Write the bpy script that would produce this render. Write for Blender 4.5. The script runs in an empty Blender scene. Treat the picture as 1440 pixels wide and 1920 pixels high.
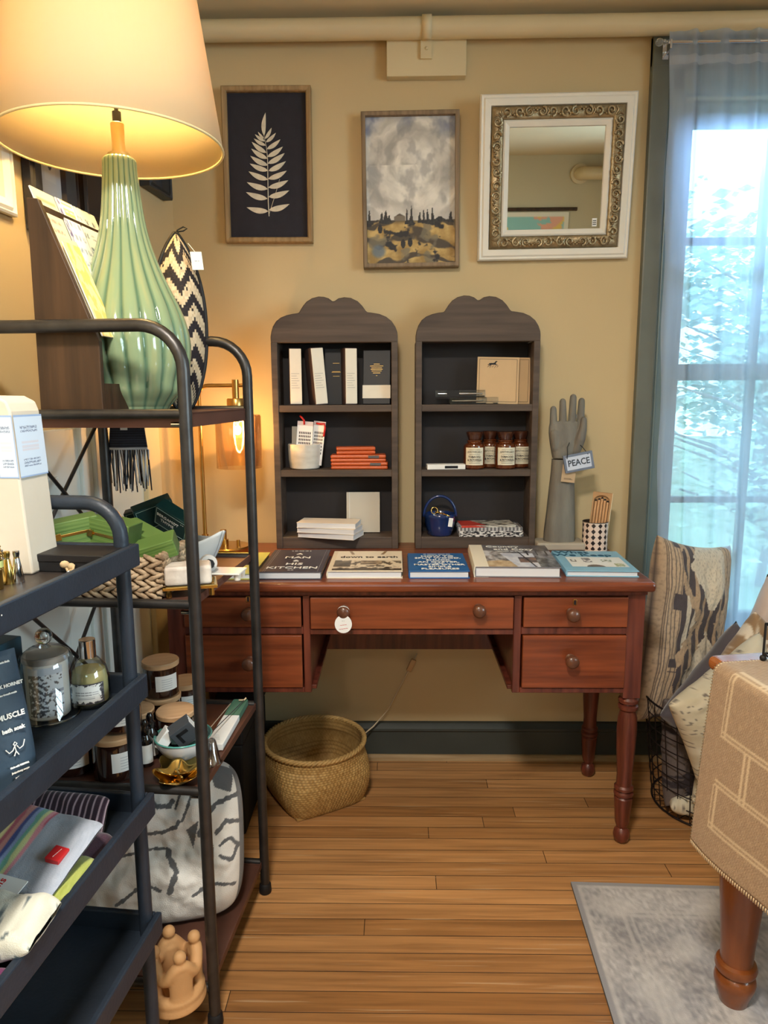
import bpy, bmesh, math, random
from mathutils import Vector as V, Matrix, noise

# ------------------------------------------------------------------ camera, world, lights
S = bpy.context.scene
COL = S.collection
PI = math.pi
R_ = math.radians
F = 1340.0
HC = 1.22
CAMR = Matrix.Rotation(R_(1.0), 3, 'Z') @ Matrix.Rotation(R_(90 - 9.3), 3, 'X') @ Matrix.Rotation(R_(-.3), 3, 'Z')
cd = bpy.data.cameras.new('camera')
cam = bpy.data.objects.new('camera', cd)
COL.objects.link(cam)
cd.sensor_fit = 'VERTICAL'
cd.sensor_height = 36
cd.lens = F / 1920 * 36
cd.clip_start = .02
cam.matrix_world = Matrix.Translation((0, 0, HC)) @ CAMR.to_4x4()
S.camera = cam
S.view_settings.view_transform = 'Standard'
S.view_settings.look = 'None'
S.view_settings.gamma = 1
S.view_settings.use_curve_mapping = False
S.view_settings.exposure = 0.8
S.cycles.max_bounces = 9
S.cycles.transparent_max_bounces = 16
S.cycles.sample_clamp_indirect = 6
S.cycles.caustics_reflective = False
S.cycles.caustics_refractive = False


def lin(c):
    return tuple(((x / 255) / 12.92 if x / 255 <= .04045 else ((x / 255 + .055) / 1.055) ** 2.4) for x in c)


wd = bpy.data.worlds.new('sky')
S.world = wd
wd.use_nodes = True
bg = wd.node_tree.nodes['Background']
bg.inputs[0].default_value = (.52, .78, 1.0, 1)
bg.inputs[1].default_value = 3.0


def area(name, loc, rot, sx, sy, col, power):
    d = bpy.data.lights.new(name, 'AREA')
    d.shape = 'RECTANGLE'
    d.size = sx
    d.size_y = sy
    d.color = col
    d.energy = power
    o = bpy.data.objects.new(name, d)
    COL.objects.link(o)
    o.location = loc
    o.rotation_euler = rot
    return o


# daylight through the side window, the shop-front window behind the camera, and the garden window
area('daylight_side', (2.64, -.35, 1.66), (0, R_(82), 0), 1.05, 1.6, (.92, .95, 1.0), 46)
area('daylight_front', (-.35, -2.86, 1.98), (R_(80), 0, 0), 1.6, .4, (1.0, .95, .88), 4)
area('daylight_garden', (1.25, 3.1, 2.4), (R_(-128), 0, 0), 1.2, .9, (.40, .62, 1.0), 130)
for _k, (_x, _y) in enumerate(((-.15, .15), (-.6, -1.3))):  # unseen ceiling lamps, added to light the room from above
    area('added_ceiling_light', (_x, _y, 2.205), (0, 0, 0), .26, .26, (1.0, .92, .80), (26, 5)[_k])


# ------------------------------------------------------------------ pixel -> point on a real plane
def ray(x, y):
    return CAMR @ V(((x - 720) / F, -(y - 960) / F, -1))


C0 = V((0, 0, HC))


def aY(x, y, v):
    d = ray(x, y)
    return C0 + d * (v / d.y)


def aZ(x, y, v):
    d = ray(x, y)
    return C0 + d * ((v - HC) / d.z)


LA = R_(5.2)
LN = V((math.cos(LA), -math.sin(LA), 0))
LC = V((-.676, 2.28, 0))


def aL(x, y, off=0.0):
    d = ray(x, y)
    return C0 + d * ((LN.dot(LC - C0) + off) / LN.dot(d))


# ------------------------------------------------------------------ mesh helpers
TM = {}


def RZ(a):
    return Matrix.Rotation(R_(a), 4, 'Z')


def RX(a):
    return Matrix.Rotation(R_(a), 4, 'X')


def RY(a):
    return Matrix.Rotation(R_(a), 4, 'Y')


def T(x, y=None, z=None):
    return Matrix.Translation(x if y is None else (x, y, z))


def tag(o, label=None, cat=None, group=None, kind=None):
    if label:
        o['label'] = label
    if cat:
        o['category'] = cat
    if group:
        o['group'] = group
    if kind:
        o['kind'] = kind
    return o


def thing(name, label, cat, loc=(0, 0, 0), rz=0, group=None, M=None):
    o = bpy.data.objects.new(name, None)
    COL.objects.link(o)
    o.empty_display_size = .05
    m = M if M is not None else T(V(loc)) @ RZ(rz)
    o.matrix_world = m
    TM[o.name] = m
    tag(o, label, cat, group)
    return o


class MB:
    def __init__(s):
        s.v = []
        s.f = []
        s.c = []

    def add(s, vs, fs, M=None, col=None):
        n = len(s.v)
        s.v += [(M @ V(v)) if M is not None else V(v) for v in vs]
        s.f += [[i + n for i in f] for f in fs]
        if col is not None:
            s.c += list(col)
        return s

    def bx(s, x0, x1, y0, y1, z0, z1, M=None):
        vs = [(x, y, z) for x in (x0, x1) for y in (y0, y1) for z in (z0, z1)]
        return s.add(vs, [(0, 1, 3, 2), (4, 6, 7, 5), (0, 4, 5, 1), (2, 3, 7, 6), (0, 2, 6, 4), (1, 5, 7, 3)], M)

    def box(s, c, d, M=None):
        return s.bx(c[0] - d[0] / 2, c[0] + d[0] / 2, c[1] - d[1] / 2, c[1] + d[1] / 2, c[2] - d[2] / 2, c[2] + d[2] / 2, M)

    def lathe(s, prof, n=32, M=None, rf=None, cap=True):
        vs = []
        fs = []
        for r, z in prof:
            for k in range(n):
                a = 2 * PI * k / n
                q = r * (rf(a, z) if rf else 1)
                vs.append((q * math.cos(a), q * math.sin(a), z))
        for j in range(len(prof) - 1):
            for k in range(n):
                k2 = (k + 1) % n
                fs.append((j * n + k, j * n + k2, (j + 1) * n + k2, (j + 1) * n + k))
        if cap:
            if prof[0][0] > 1e-5:
                fs.append(tuple(range(n))[::-1])
            if prof[-1][0] > 1e-5:
                fs.append(tuple((len(prof) - 1) * n + k for k in range(n)))
        return s.add(vs, fs, M)

    def tube(s, pts, r, n=8, closed=False, M=None):
        pts = [V(p) for p in pts]
        N = len(pts)
        vs = []
        fs = []
        up = None
        for i, p in enumerate(pts):
            if closed:
                t = pts[(i + 1) % N] - pts[i - 1]
            else:
                t = pts[min(i + 1, N - 1)] - pts[max(i - 1, 0)]
            t = t.normalized() if t.length > 1e-9 else V((0, 0, 1))
            if up is None:
                up = t.orthogonal().normalized()
            up = (up - t * up.dot(t))
            up = up.normalized() if up.length > 1e-6 else t.orthogonal().normalized()
            b = t.cross(up)
            rr = r[i] if isinstance(r, (list, tuple)) else r
            for k in range(n):
                a = 2 * PI * k / n
                vs.append(p + up * (rr * math.cos(a)) + b * (rr * math.sin(a)))
        for i in range(N if closed else N - 1):
            j = (i + 1) % N
            for k in range(n):
                k2 = (k + 1) % n
                fs.append((i * n + k, i * n + k2, j * n + k2, j * n + k))
        if not closed:
            fs.append(tuple(range(n))[::-1])
            fs.append(tuple((N - 1) * n + k for k in range(n)))
        return s.add(vs, fs, M)

    def prism(s, poly, y0, y1, M=None):
        n = len(poly)
        vs = [(x, y0, z) for x, z in poly] + [(x, y1, z) for x, z in poly]
        fs = [tuple(range(n)), tuple(range(2 * n - 1, n - 1, -1))]
        fs += [(i, n + i, n + (i + 1) % n, (i + 1) % n) for i in range(n)]
        return s.add(vs, fs, M)

    def sph(s, c, r, n=16, M=None):
        if not isinstance(r, (list, tuple)):
            r = (r, r, r)
        vs = [(c[0], c[1], c[2] - r[2])]
        m = n // 2
        for j in range(1, m):
            ph = -PI / 2 + PI * j / m
            for k in range(n):
                a = 2 * PI * k / n
                vs.append((c[0] + r[0] * math.cos(ph) * math.cos(a), c[1] + r[1] * math.cos(ph) * math.sin(a), c[2] + r[2] * math.sin(ph)))
        vs.append((c[0], c[1], c[2] + r[2]))
        fs = []
        for k in range(n):
            k2 = (k + 1) % n
            fs.append((0, 1 + k2, 1 + k))
            for j in range(m - 2):
                fs.append((1 + j * n + k, 1 + j * n + k2, 1 + (j + 1) * n + k2, 1 + (j + 1) * n + k))
            fs.append((len(vs) - 1, 1 + (m - 2) * n + k, 1 + (m - 2) * n + k2))
        return s.add(vs, fs, M)

    def grid(s, fn, nu, nv, M=None, colfn=None):
        vs = [fn(i / nu, j / nv) for j in range(nv + 1) for i in range(nu + 1)]
        fs = [(j * (nu + 1) + i, j * (nu + 1) + i + 1, (j + 1) * (nu + 1) + i + 1, (j + 1) * (nu + 1) + i) for j in range(nv) for i in range(nu)]
        col = [colfn(i / nu, j / nv) for j in range(nv + 1) for i in range(nu + 1)] if colfn else None
        return s.add(vs, fs, M, col)

    def build(s, name, mat, par=None, smooth=0, bevel=0, seg=2, sub=0, solid=0, w=False, loc=None, M=None, fix=True):
        me = bpy.data.meshes.new(name)
        vs = s.v
        if w and par is not None:
            inv = TM[par.name].inverted()
            vs = [inv @ v for v in vs]
        me.from_pydata([tuple(v) for v in vs], [], s.f)
        me.update()
        if fix:
            b = bmesh.new()
            b.from_mesh(me)
            bmesh.ops.recalc_face_normals(b, faces=b.faces)
            b.to_mesh(me)
            b.free()
        if s.c:
            a = me.color_attributes.new('Col', 'FLOAT_COLOR', 'POINT')
            for i, c in enumerate(s.c):
                a.data[i].color = (*lin(c), 1)
        if smooth:
            me.shade_smooth()
            if smooth < 180:
                me.set_sharp_from_angle(angle=R_(smooth))
        if mat is not None:
            me.materials.append(mat)
        o = bpy.data.objects.new(name, me)
        COL.objects.link(o)
        if solid:
            m = o.modifiers.new('solid', 'SOLIDIFY')
            m.thickness = solid
            m.offset = 0
        if bevel:
            m = o.modifiers.new('bevel', 'BEVEL')
            m.width = bevel
            m.segments = seg
            m.limit_method = 'ANGLE'
            m.angle_limit = R_(40)
            m.harden_normals = False
        if sub:
            m = o.modifiers.new('sub', 'SUBSURF')
            m.levels = sub
            m.render_levels = sub
        if par is not None:
            o.parent = par
            if w or M is None:
                pass
            if M is not None:
                o.matrix_local = M
            TM[o.name] = TM[par.name] @ (M if M is not None else Matrix.Identity(4))
        else:
            m = M if M is not None else (T(V(loc)) if loc is not None else Matrix.Identity(4))
            o.matrix_world = m
            TM[o.name] = m
        return o


def bake(o):
    """apply the modifiers of o"""
    bpy.context.view_layer.update()
    dg = bpy.context.evaluated_depsgraph_get()
    me = bpy.data.meshes.new_from_object(o.evaluated_get(dg))
    o.modifiers.clear()
    o.data = me
    return o


def union(o, vox, it=4, smooth=True):
    m = o.modifiers.new('r', 'REMESH')
    m.mode = 'VOXEL'
    m.voxel_size = vox
    if it:
        m = o.modifiers.new('s', 'SMOOTH')
        m.factor = .5
        m.iterations = it
    bake(o)
    if smooth:
        o.data.shade_smooth()
    return o


_fonts = {}


def text(body, size, mat, par, M, name='lettering', ext=.00025, align='CENTER', sx=1.0, bold=0.0):
    cu = bpy.data.curves.new('txt', 'FONT')
    cu.body = body
    cu.size = size
    cu.extrude = ext
    cu.offset = bold
    cu.align_x = align
    cu.align_y = 'CENTER'
    cu.resolution_u = 2
    t = bpy.data.objects.new('txt', cu)
    COL.objects.link(t)
    bpy.context.view_layer.update()
    me = bpy.data.meshes.new_from_object(t)
    bpy.data.objects.remove(t)
    me.transform(M @ Matrix.Diagonal((sx, 1, 1, 1)))
    me.materials.clear()
    me.materials.append(mat)
    me.name = name
    o = bpy.data.objects.new(name, me)
    COL.objects.link(o)
    o.parent = par
    TM[o.name] = TM[par.name]
    return o


UPR = RX(90)          # text plane facing -Y


# ------------------------------------------------------------------ materials
def _new(name):
    m = bpy.data.materials.new(name)
    m.use_nodes = True
    nt = m.node_tree
    return m, nt, nt.nodes['Principled BSDF']


def L(nt, a, b):
    nt.links.new(a, b)


def mt(name, c, rough=.5, metal=0, var=0, vs=12, c2=None, stretch=None, bump=0, bs=120, bstretch=None, coat=0, trans=0, ior=1.45, sheen=0, spec=.5, sss=0, emit=None, es=0, det=3):
    m, nt, p = _new(name)
    cl = (*lin(c), 1)
    p.inputs['Base Color'].default_value = cl
    p.inputs['Roughness'].default_value = rough
    p.inputs['Metallic'].default_value = metal
    p.inputs['Coat Weight'].default_value = coat
    p.inputs['Coat Roughness'].default_value = .08
    p.inputs['Transmission Weight'].default_value = trans
    p.inputs['IOR'].default_value = ior
    p.inputs['Sheen Weight'].default_value = sheen
    p.inputs['Specular IOR Level'].default_value = spec
    if emit:
        p.inputs['Emission Color'].default_value = (*lin(emit), 1)
        p.inputs['Emission Strength'].default_value = es
    tc = nt.nodes.new('ShaderNodeTexCoord')
    if var or c2:
        mp = nt.nodes.new('ShaderNodeMapping')
        L(nt, tc.outputs['Object'], mp.inputs[0])
        if stretch:
            mp.inputs['Scale'].default_value = stretch
        n = nt.nodes.new('ShaderNodeTexNoise')
        n.inputs['Scale'].default_value = vs
        n.inputs['Detail'].default_value = det
        L(nt, mp.outputs[0], n.inputs[0])
        cr = nt.nodes.new('ShaderNodeValToRGB')
        d = lin(c2) if c2 else tuple(x * (1 - var) for x in lin(c))
        cr.color_ramp.elements[0].position = .32
        cr.color_ramp.elements[1].position = .68
        cr.color_ramp.elements[0].color = (*d, 1)
        cr.color_ramp.elements[1].color = cl
        L(nt, n.outputs[0], cr.inputs[0])
        L(nt, cr.outputs[0], p.inputs['Base Color'])
    if bump:
        mp = nt.nodes.new('ShaderNodeMapping')
        L(nt, tc.outputs['Object'], mp.inputs[0])
        if bstretch:
            mp.inputs['Scale'].default_value = bstretch
        n = nt.nodes.new('ShaderNodeTexNoise')
        n.inputs['Scale'].default_value = bs
        n.inputs['Detail'].default_value = 3
        L(nt, mp.outputs[0], n.inputs[0])
        b = nt.nodes.new('ShaderNodeBump')
        b.inputs['Strength'].default_value = bump
        b.inputs['Distance'].default_value = .004
        L(nt, n.outputs[0], b.inputs['Height'])
        L(nt, b.outputs[0], p.inputs['Normal'])
    return m


def painted(name, rough=.6, bump=0, bs=300, sheen=0, coat=0, spec=.5):
    m = mt(name, (128, 128, 128), rough, bump=bump, bs=bs, sheen=sheen, coat=coat, spec=spec)
    nt = m.node_tree
    a = nt.nodes.new('ShaderNodeAttribute')
    a.attribute_name = 'Col'
    L(nt, a.outputs['Color'], nt.nodes['Principled BSDF'].inputs['Base Color'])
    return m


def weave(name, c1, c2, sx, sy, rough=.8, bump=.6, axes='XZ', base=None):
    """plain weave: alternating over/under cells in the object's own coordinates"""
    m, nt, p = _new(name)
    p.inputs['Roughness'].default_value = rough
    tc = nt.nodes.new('ShaderNodeTexCoord')
    mp = nt.nodes.new('ShaderNodeMapping')
    L(nt, tc.outputs['UV' if axes == 'UV' else 'Object'], mp.inputs[0])
    if axes == 'XZ':
        mp.inputs['Rotation'].default_value = (R_(90), 0, 0)
    ch = nt.nodes.new('ShaderNodeTexBrick')
    ch.inputs['Color1'].default_value = (*lin(c1), 1)
    ch.inputs['Color2'].default_value = (*lin(base or c1), 1)
    ch.inputs['Mortar'].default_value = (*lin(c2), 1)
    ch.inputs['Scale'].default_value = 1
    ch.inputs['Mortar Size'].default_value = sy * .16
    ch.inputs['Brick Width'].default_value = sx
    ch.inputs['Row Height'].default_value = sy
    L(nt, mp.outputs[0], ch.inputs[0])
    L(nt, ch.outputs[0], p.inputs['Base Color'])
    b = nt.nodes.new('ShaderNodeBump')
    b.inputs['Strength'].default_value = bump
    b.inputs['Distance'].default_value = .002
    b.invert = True
    L(nt, ch.outputs['Fac'], b.inputs['Height'])
    L(nt, b.outputs[0], p.inputs['Normal'])
    return m


def glass(name, c=(255, 255, 255), op=.08, rough=.02):
    """thin clear glass: mostly see-through with a mirror-like sheen"""
    m = bpy.data.materials.new(name)
    m.use_nodes = True
    nt = m.node_tree
    nt.nodes.clear()
    o = nt.nodes.new('ShaderNodeOutputMaterial')
    t = nt.nodes.new('ShaderNodeBsdfTransparent')
    t.inputs[0].default_value = (*lin(c), 1)
    g = nt.nodes.new('ShaderNodeBsdfGlossy')
    g.inputs['Roughness'].default_value = rough
    lw = nt.nodes.new('ShaderNodeLayerWeight')
    lw.inputs['Blend'].default_value = .25
    ma = nt.nodes.new('ShaderNodeMath')
    ma.operation = 'MULTIPLY_ADD'
    ma.inputs[1].default_value = .6
    ma.inputs[2].default_value = op
    L(nt, lw.outputs['Fresnel'], ma.inputs[0])
    mx = nt.nodes.new('ShaderNodeMixShader')
    L(nt, ma.outputs[0], mx.inputs[0])
    L(nt, t.outputs[0], mx.inputs[1])
    L(nt, g.outputs[0], mx.inputs[2])
    L(nt, mx.outputs[0], o.inputs[0])
    return m


def sheer(name, c, see=.35, folds=None):
    """thin cloth: part see-through, part letting light glow through"""
    m = bpy.data.materials.new(name)
    m.use_nodes = True
    nt = m.node_tree
    nt.nodes.clear()
    o = nt.nodes.new('ShaderNodeOutputMaterial')
    t = nt.nodes.new('ShaderNodeBsdfTransparent')
    tr = nt.nodes.new('ShaderNodeBsdfTranslucent')
    d = nt.nodes.new('ShaderNodeBsdfDiffuse')
    for q in (tr, d):
        q.inputs[0].default_value = (*lin(c), 1)
    m1 = nt.nodes.new('ShaderNodeMixShader')
    m1.inputs[0].default_value = .45
    L(nt, tr.outputs[0], m1.inputs[1])
    L(nt, d.outputs[0], m1.inputs[2])
    m2 = nt.nodes.new('ShaderNodeMixShader')
    m2.inputs[0].default_value = see
    L(nt, m1.outputs[0], m2.inputs[1])
    L(nt, t.outputs[0], m2.inputs[2])
    L(nt, m2.outputs[0], o.inputs[0])
    if folds:
        tc = nt.nodes.new('ShaderNodeTexCoord')
        mp = nt.nodes.new('ShaderNodeMapping')
        mp.inputs['Scale'].default_value = folds
        L(nt, tc.outputs['Object'], mp.inputs[0])
        n = nt.nodes.new('ShaderNodeTexNoise')
        n.inputs['Scale'].default_value = 1
        n.inputs['Detail'].default_value = 4
        L(nt, mp.outputs[0], n.inputs[0])
        mr = nt.nodes.new('ShaderNodeMapRange')
        mr.inputs[1].default_value = .3
        mr.inputs[2].default_value = .7
        mr.inputs[3].default_value = see - .12
        mr.inputs[4].default_value = see + .12
        L(nt, n.outputs[0], mr.inputs[0])
        L(nt, mr.outputs[0], m2.inputs[0])
    return m


def plank_mat():
    m, nt, p = _new('floorboards')
    tc = nt.nodes.new('ShaderNodeTexCoord')
    br = nt.nodes.new('ShaderNodeTexBrick')
    br.offset = 0
    br.inputs['Color1'].default_value = (.31, .142, .047, 1)
    br.inputs['Color2'].default_value = (.60, .315, .128, 1)
    br.inputs['Mortar'].default_value = (.07, .035, .015, 1)
    br.inputs['Scale'].default_value = 1
    br.inputs['Mortar Size'].default_value = .0011
    br.inputs['Mortar Smooth'].default_value = .3
    br.inputs['Bias'].default_value = 0
    br.inputs['Brick Width'].default_value = 1.35
    br.inputs['Row Height'].default_value = .052
    sx = nt.nodes.new('ShaderNodeSeparateXYZ')
    L(nt, tc.outputs['Object'], sx.inputs[0])

    def mth(op, a, b=None):
        q = nt.nodes.new('ShaderNodeMath')
        q.operation = op
        for i, w in enumerate((a, b)):
            if w is None:
                continue
            if isinstance(w, (int, float)):
                q.inputs[i].default_value = w
            else:
                L(nt, w, q.inputs[i])
        return q.outputs[0]
    row = mth('FLOOR', mth('DIVIDE', sx.outputs['Y'], .052))
    wn = nt.nodes.new('ShaderNodeTexWhiteNoise')
    wn.noise_dimensions = '1D'
    L(nt, row, wn.inputs['W'])
    cx = nt.nodes.new('ShaderNodeCombineXYZ')
    L(nt, mth('ADD', sx.outputs['X'], mth('MULTIPLY', wn.outputs['Value'], 7.3)), cx.inputs['X'])
    L(nt, sx.outputs['Y'], cx.inputs['Y'])
    L(nt, cx.outputs[0], br.inputs[0])
    mp = nt.nodes.new('ShaderNodeMapping')
    mp.inputs['Scale'].default_value = (3, 70, 1)
    L(nt, cx.outputs[0], mp.inputs[0])
    n = nt.nodes.new('ShaderNodeTexNoise')
    n.inputs['Scale'].default_value = 1
    n.inputs['Detail'].default_value = 5
    n.inputs['Distortion'].default_value = .6
    L(nt, mp.outputs[0], n.inputs[0])
    cr = nt.nodes.new('ShaderNodeValToRGB')
    cr.color_ramp.elements[0].position = .3
    cr.color_ramp.elements[0].color = (.62, .58, .54, 1)
    cr.color_ramp.elements[1].position = .62
    cr.color_ramp.elements[1].color = (1.08, 1.06, 1.02, 1)
    L(nt, n.outputs[0], cr.inputs[0])
    mx = nt.nodes.new('ShaderNodeMix')
    mx.data_type = 'RGBA'
    mx.blend_type = 'MULTIPLY'
    mx.inputs[0].default_value = .85
    L(nt, br.outputs[0], mx.inputs[6])
    L(nt, cr.outputs[0], mx.inputs[7])
    # pale scuffs crossing the boards
    mp2 = nt.nodes.new('ShaderNodeMapping')
    mp2.inputs['Rotation'].default_value = (0, 0, .7)
    mp2.inputs['Scale'].default_value = (2.5, 90, 1)
    L(nt, tc.outputs['Object'], mp2.inputs[0])
    n2 = nt.nodes.new('ShaderNodeTexNoise')
    n2.inputs['Scale'].default_value = 1
    n2.inputs['Detail'].default_value = 2
    L(nt, mp2.outputs[0], n2.inputs[0])
    mp3 = nt.nodes.new('ShaderNodeMapping')
    mp3.inputs['Rotation'].default_value = (0, 0, -.5)
    mp3.inputs['Scale'].default_value = (3, 110, 1)
    L(nt, tc.outputs['Object'], mp3.inputs[0])
    n3 = nt.nodes.new('ShaderNodeTexNoise')
    n3.inputs['Scale'].default_value = 1
    L(nt, mp3.outputs[0], n3.inputs[0])
    mxm = nt.nodes.new('ShaderNodeMath')
    mxm.operation = 'MAXIMUM'
    L(nt, n2.outputs[0], mxm.inputs[0])
    L(nt, n3.outputs[0], mxm.inputs[1])
    cr2 = nt.nodes.new('ShaderNodeValToRGB')
    cr2.color_ramp.elements[0].position = .655
    cr2.color_ramp.elements[0].color = (0, 0, 0, 1)
    cr2.color_ramp.elements[1].position = .73
    cr2.color_ramp.elements[1].color = (.5, .5, .5, 1)
    L(nt, mxm.outputs[0], cr2.inputs[0])
    m3 = nt.nodes.new('ShaderNodeMix')
    m3.data_type = 'RGBA'
    m3.inputs[7].default_value = (.62, .44, .26, 1)
    L(nt, cr2.outputs[0], m3.inputs[0])
    L(nt, mx.outputs[2], m3.inputs[6])
    L(nt, m3.outputs[2], p.inputs['Base Color'])
    p.inputs['Roughness'].default_value = .42
    b = nt.nodes.new('ShaderNodeBump')
    b.inputs['Strength'].default_value = .5
    b.inputs['Distance'].default_value = .002
    b.invert = True
    L(nt, br.outputs['Fac'], b.inputs['Height'])
    L(nt, b.outputs[0], p.inputs['Normal'])
    return m


def wood(name, c1, c2, axis='X', rough=.45, s=1.0, coat=0, fine=1.0):
    st = {'X': (4, 60, 60), 'Y': (60, 4, 60), 'Z': (60, 60, 4)}[axis]
    st = tuple(x * s for x in st)
    m = mt(name, c1, rough, c2=c2, vs=1, stretch=st, bump=.12 * fine, bs=3, bstretch=st, coat=coat, det=6)
    return m


WALL = mt('wall_paint', (210, 188, 146), .75, var=.05, vs=3, bump=.12, bs=40)
CEIL = mt('ceiling_paint', (226, 214, 186), .8, var=.04, vs=2, bump=.1, bs=30)
CREAM = mt('cream_gloss_paint', (222, 206, 168), .4, var=.05, vs=6, bump=.05, bs=60)
TRIM = mt('grey_green_trim_paint', (110, 114, 106), .42, var=.14, vs=9, bump=.1, bs=50)
TRIMD = mt('dark_green_baseboard_paint', (62, 68, 66), .5, var=.12, vs=9)
WHITEP = mt('white_paint', (236, 232, 222), .45, var=.03, vs=8)
DOORP = mt('white_door_paint', (226, 230, 226), .4, var=.03, vs=5)
STEEL = mt('dark_gunmetal_tube', (78, 76, 76), .38, metal=.75, var=.3, vs=30, bump=.05, bs=200)
TRAYM = mt('bronzed_sheet_metal', (112, 76, 64), .42, metal=.35, var=.22, vs=10)
RACKM = mt('blue_black_painted_metal', (44, 53, 66), .42, metal=.15, var=.2, vs=25, bump=.12, bs=160)
RACKT = mt('worn_dark_tray_top', (62, 56, 54), .4, metal=.3, var=.35, vs=14)
BRASS = mt('brushed_brass', (206, 162, 92), .28, metal=1, var=.12, vs=40)
GOLD = mt('polished_gold', (224, 190, 110), .2, metal=1, var=.1, vs=30)
CHROME = mt('chrome', (225, 225, 228), .1, metal=1)
BLACK = mt('black_matte', (20, 20, 24), .6, var=.2, vs=20)
INK = mt('black_ink', (28, 28, 34), .7)
WINK = mt('white_ink', (240, 240, 236), .6)
RINK = mt('red_ink', (200, 40, 40), .6)
PAPER = mt('white_paper', (238, 238, 236), .7, var=.02, vs=30)
PAGES = mt('page_edges', (226, 226, 230), .8, var=.12, vs=1, stretch=(3, 3, 900))
DESK = wood('desk_red_pine', (140, 72, 42), (90, 41, 23), 'X', .36, coat=.25)
DESKV = wood('desk_red_pine_upright', (118, 58, 42), (74, 32, 24), 'Z', .38, coat=.25)
DRAWERW = wood('drawer_pine', (144, 72, 39), (98, 45, 23), 'X', .38, s=.8, coat=.2)
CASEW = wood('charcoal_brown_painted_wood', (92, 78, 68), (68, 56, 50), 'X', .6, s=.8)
CASEIN = mt('case_inner_shade', (38, 33, 35), .65, var=.15, vs=12)  # shade inside the shelves put into the back panel's colour
TABLEW = wood('honey_table_wood', (138, 76, 34), (106, 54, 22), 'Z', .3, s=.5, coat=.4)
TABLET = wood('honey_table_top', (170, 104, 56), (136, 78, 40), 'X', .22, s=.5, coat=.5)
FRAMEW = wood('oak_frame_wood', (176, 146, 104), (138, 110, 74), 'Z', .55, s=1.5)
FRAMEX = wood('oak_frame_wood_across', (176, 146, 104), (138, 110, 74), 'X', .55, s=1.5)
FRAMEG = wood('grey_oak_frame_wood', (150, 128, 102), (118, 98, 76), 'Z', .6, s=1.5)
FRAMEGX = wood('grey_oak_frame_wood_across', (150, 128, 102), (118, 98, 76), 'X', .6, s=1.5)
DARKW = wood('dark_walnut_board', (76, 52, 32), (46, 30, 18), 'Z', .5, s=.6)
LIDW = wood('beech_lid', (206, 168, 128), (182, 142, 104), 'X', .55, s=.8)
BAND = mt('paper_band', (238, 230, 214), .7, var=.04, vs=30)
# ------------------------------------------------------------------ setting
XR, YF, ZC = 2.5, -2.7, 2.30
YW = 2.28


def struct(name, mb, m, **k):
    return tag(mb.build(name, m, **k), kind='structure')


struct('floor', MB().bx(-1.5, XR + .1, YF - .1, YW + .1, -.08, 0), plank_mat())
struct('ceiling', MB().bx(-1.5, XR + .1, YF - .1, YW + .1, ZC, ZC + .08), CEIL)
# back wall with the window opening
WX0, WX1, WZ0, WZ1 = .84, 1.692, .42, 2.09
b = MB().bx(-.8, WX0, YW, YW + .14, 0, ZC).bx(WX1, XR + .1, YW, YW + .14, 0, ZC).bx(WX0, WX1, YW, YW + .14, 0, WZ0).bx(WX0, WX1, YW, YW + .14, WZ1, ZC)
struct('wall_back', b, WALL)
ML = T(LC.x, LC.y, 0) @ RZ(90 - 5.2)          # left wall frame: x towards the back wall, -y into the room
struct('wall_left', MB().bx(-5.2, .05, 0, .12, 0, ZC), mt('left_wall_paint', (208, 184, 140), .7, var=.04, vs=3, bump=.1, bs=40), M=ML)
b = MB().bx(XR, XR + .12, YF, -1.15, 0, ZC).bx(XR, XR + .12, .45, YW, 0, ZC).bx(XR, XR + .12, -1.15, .45, 0, 1.08).bx(XR, XR + .12, -1.15, .45, 2.2, ZC)
struct('wall_right', b, WALL)
b = MB().bx(-1.3, -1.2, YF - .12, YF, 0, ZC).bx(.45, XR, YF - .12, YF, 0, ZC).bx(-1.2, .45, YF - .12, YF, 0, 1.75).bx(-1.2, .45, YF - .12, YF, 2.2, ZC)
struct('wall_front', b, mt('wall_paint_front', (206, 196, 166), .75, var=.04, vs=3))
# baseboard with a moulded cap, and the pale strip at the floor
prof = [(YW, .0), (YW - .018, .0), (YW - .018, .098), (YW - .026, .104), (YW - .026, .112), (YW - .012, .126), (YW, .128)]


def sweepx(prof, x0, x1):
    n = len(prof)
    mb = MB()
    mb.add([(x0, y, z) for y, z in prof] + [(x1, y, z) for y, z in prof],
           [tuple(range(n))[::-1], tuple(range(n, 2 * n))] + [(i, (i + 1) % n, n + (i + 1) % n, n + i) for i in range(n)])
    return mb


struct('baseboard_back', sweepx(prof, -.67, XR), TRIMD)
struct('trim_1', sweepx([(YW - .018, 0), (YW - .034, 0), (YW - .031, .010), (YW - .024, .016), (YW - .018, .017)], -.66, XR), wood('pale_shoe_moulding', (176, 150, 112), (140, 112, 76), 'X', .5))
# left wall: casing boards, corner board
struct('trim_2', MB().bx(-.66, -.615, -.018, 0, 0, 1.17).bx(-.615, -.56, -.028, 0, 0, 1.17).bx(-.56, -.33, -.008, 0, 0, 1.16), DOORP, M=ML, bevel=.003)
struct('trim_3', MB().bx(-.33, -.24, -.022, 0, 0, 1.17), CREAM, M=ML, bevel=.003)
struct('door_1', MB().bx(-1.45, -.66, -.01, 0, .02, 1.15).bx(-1.35, -.76, -.018, -.009, .25, 1.05), DOORP, M=ML, bevel=.003)


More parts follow.
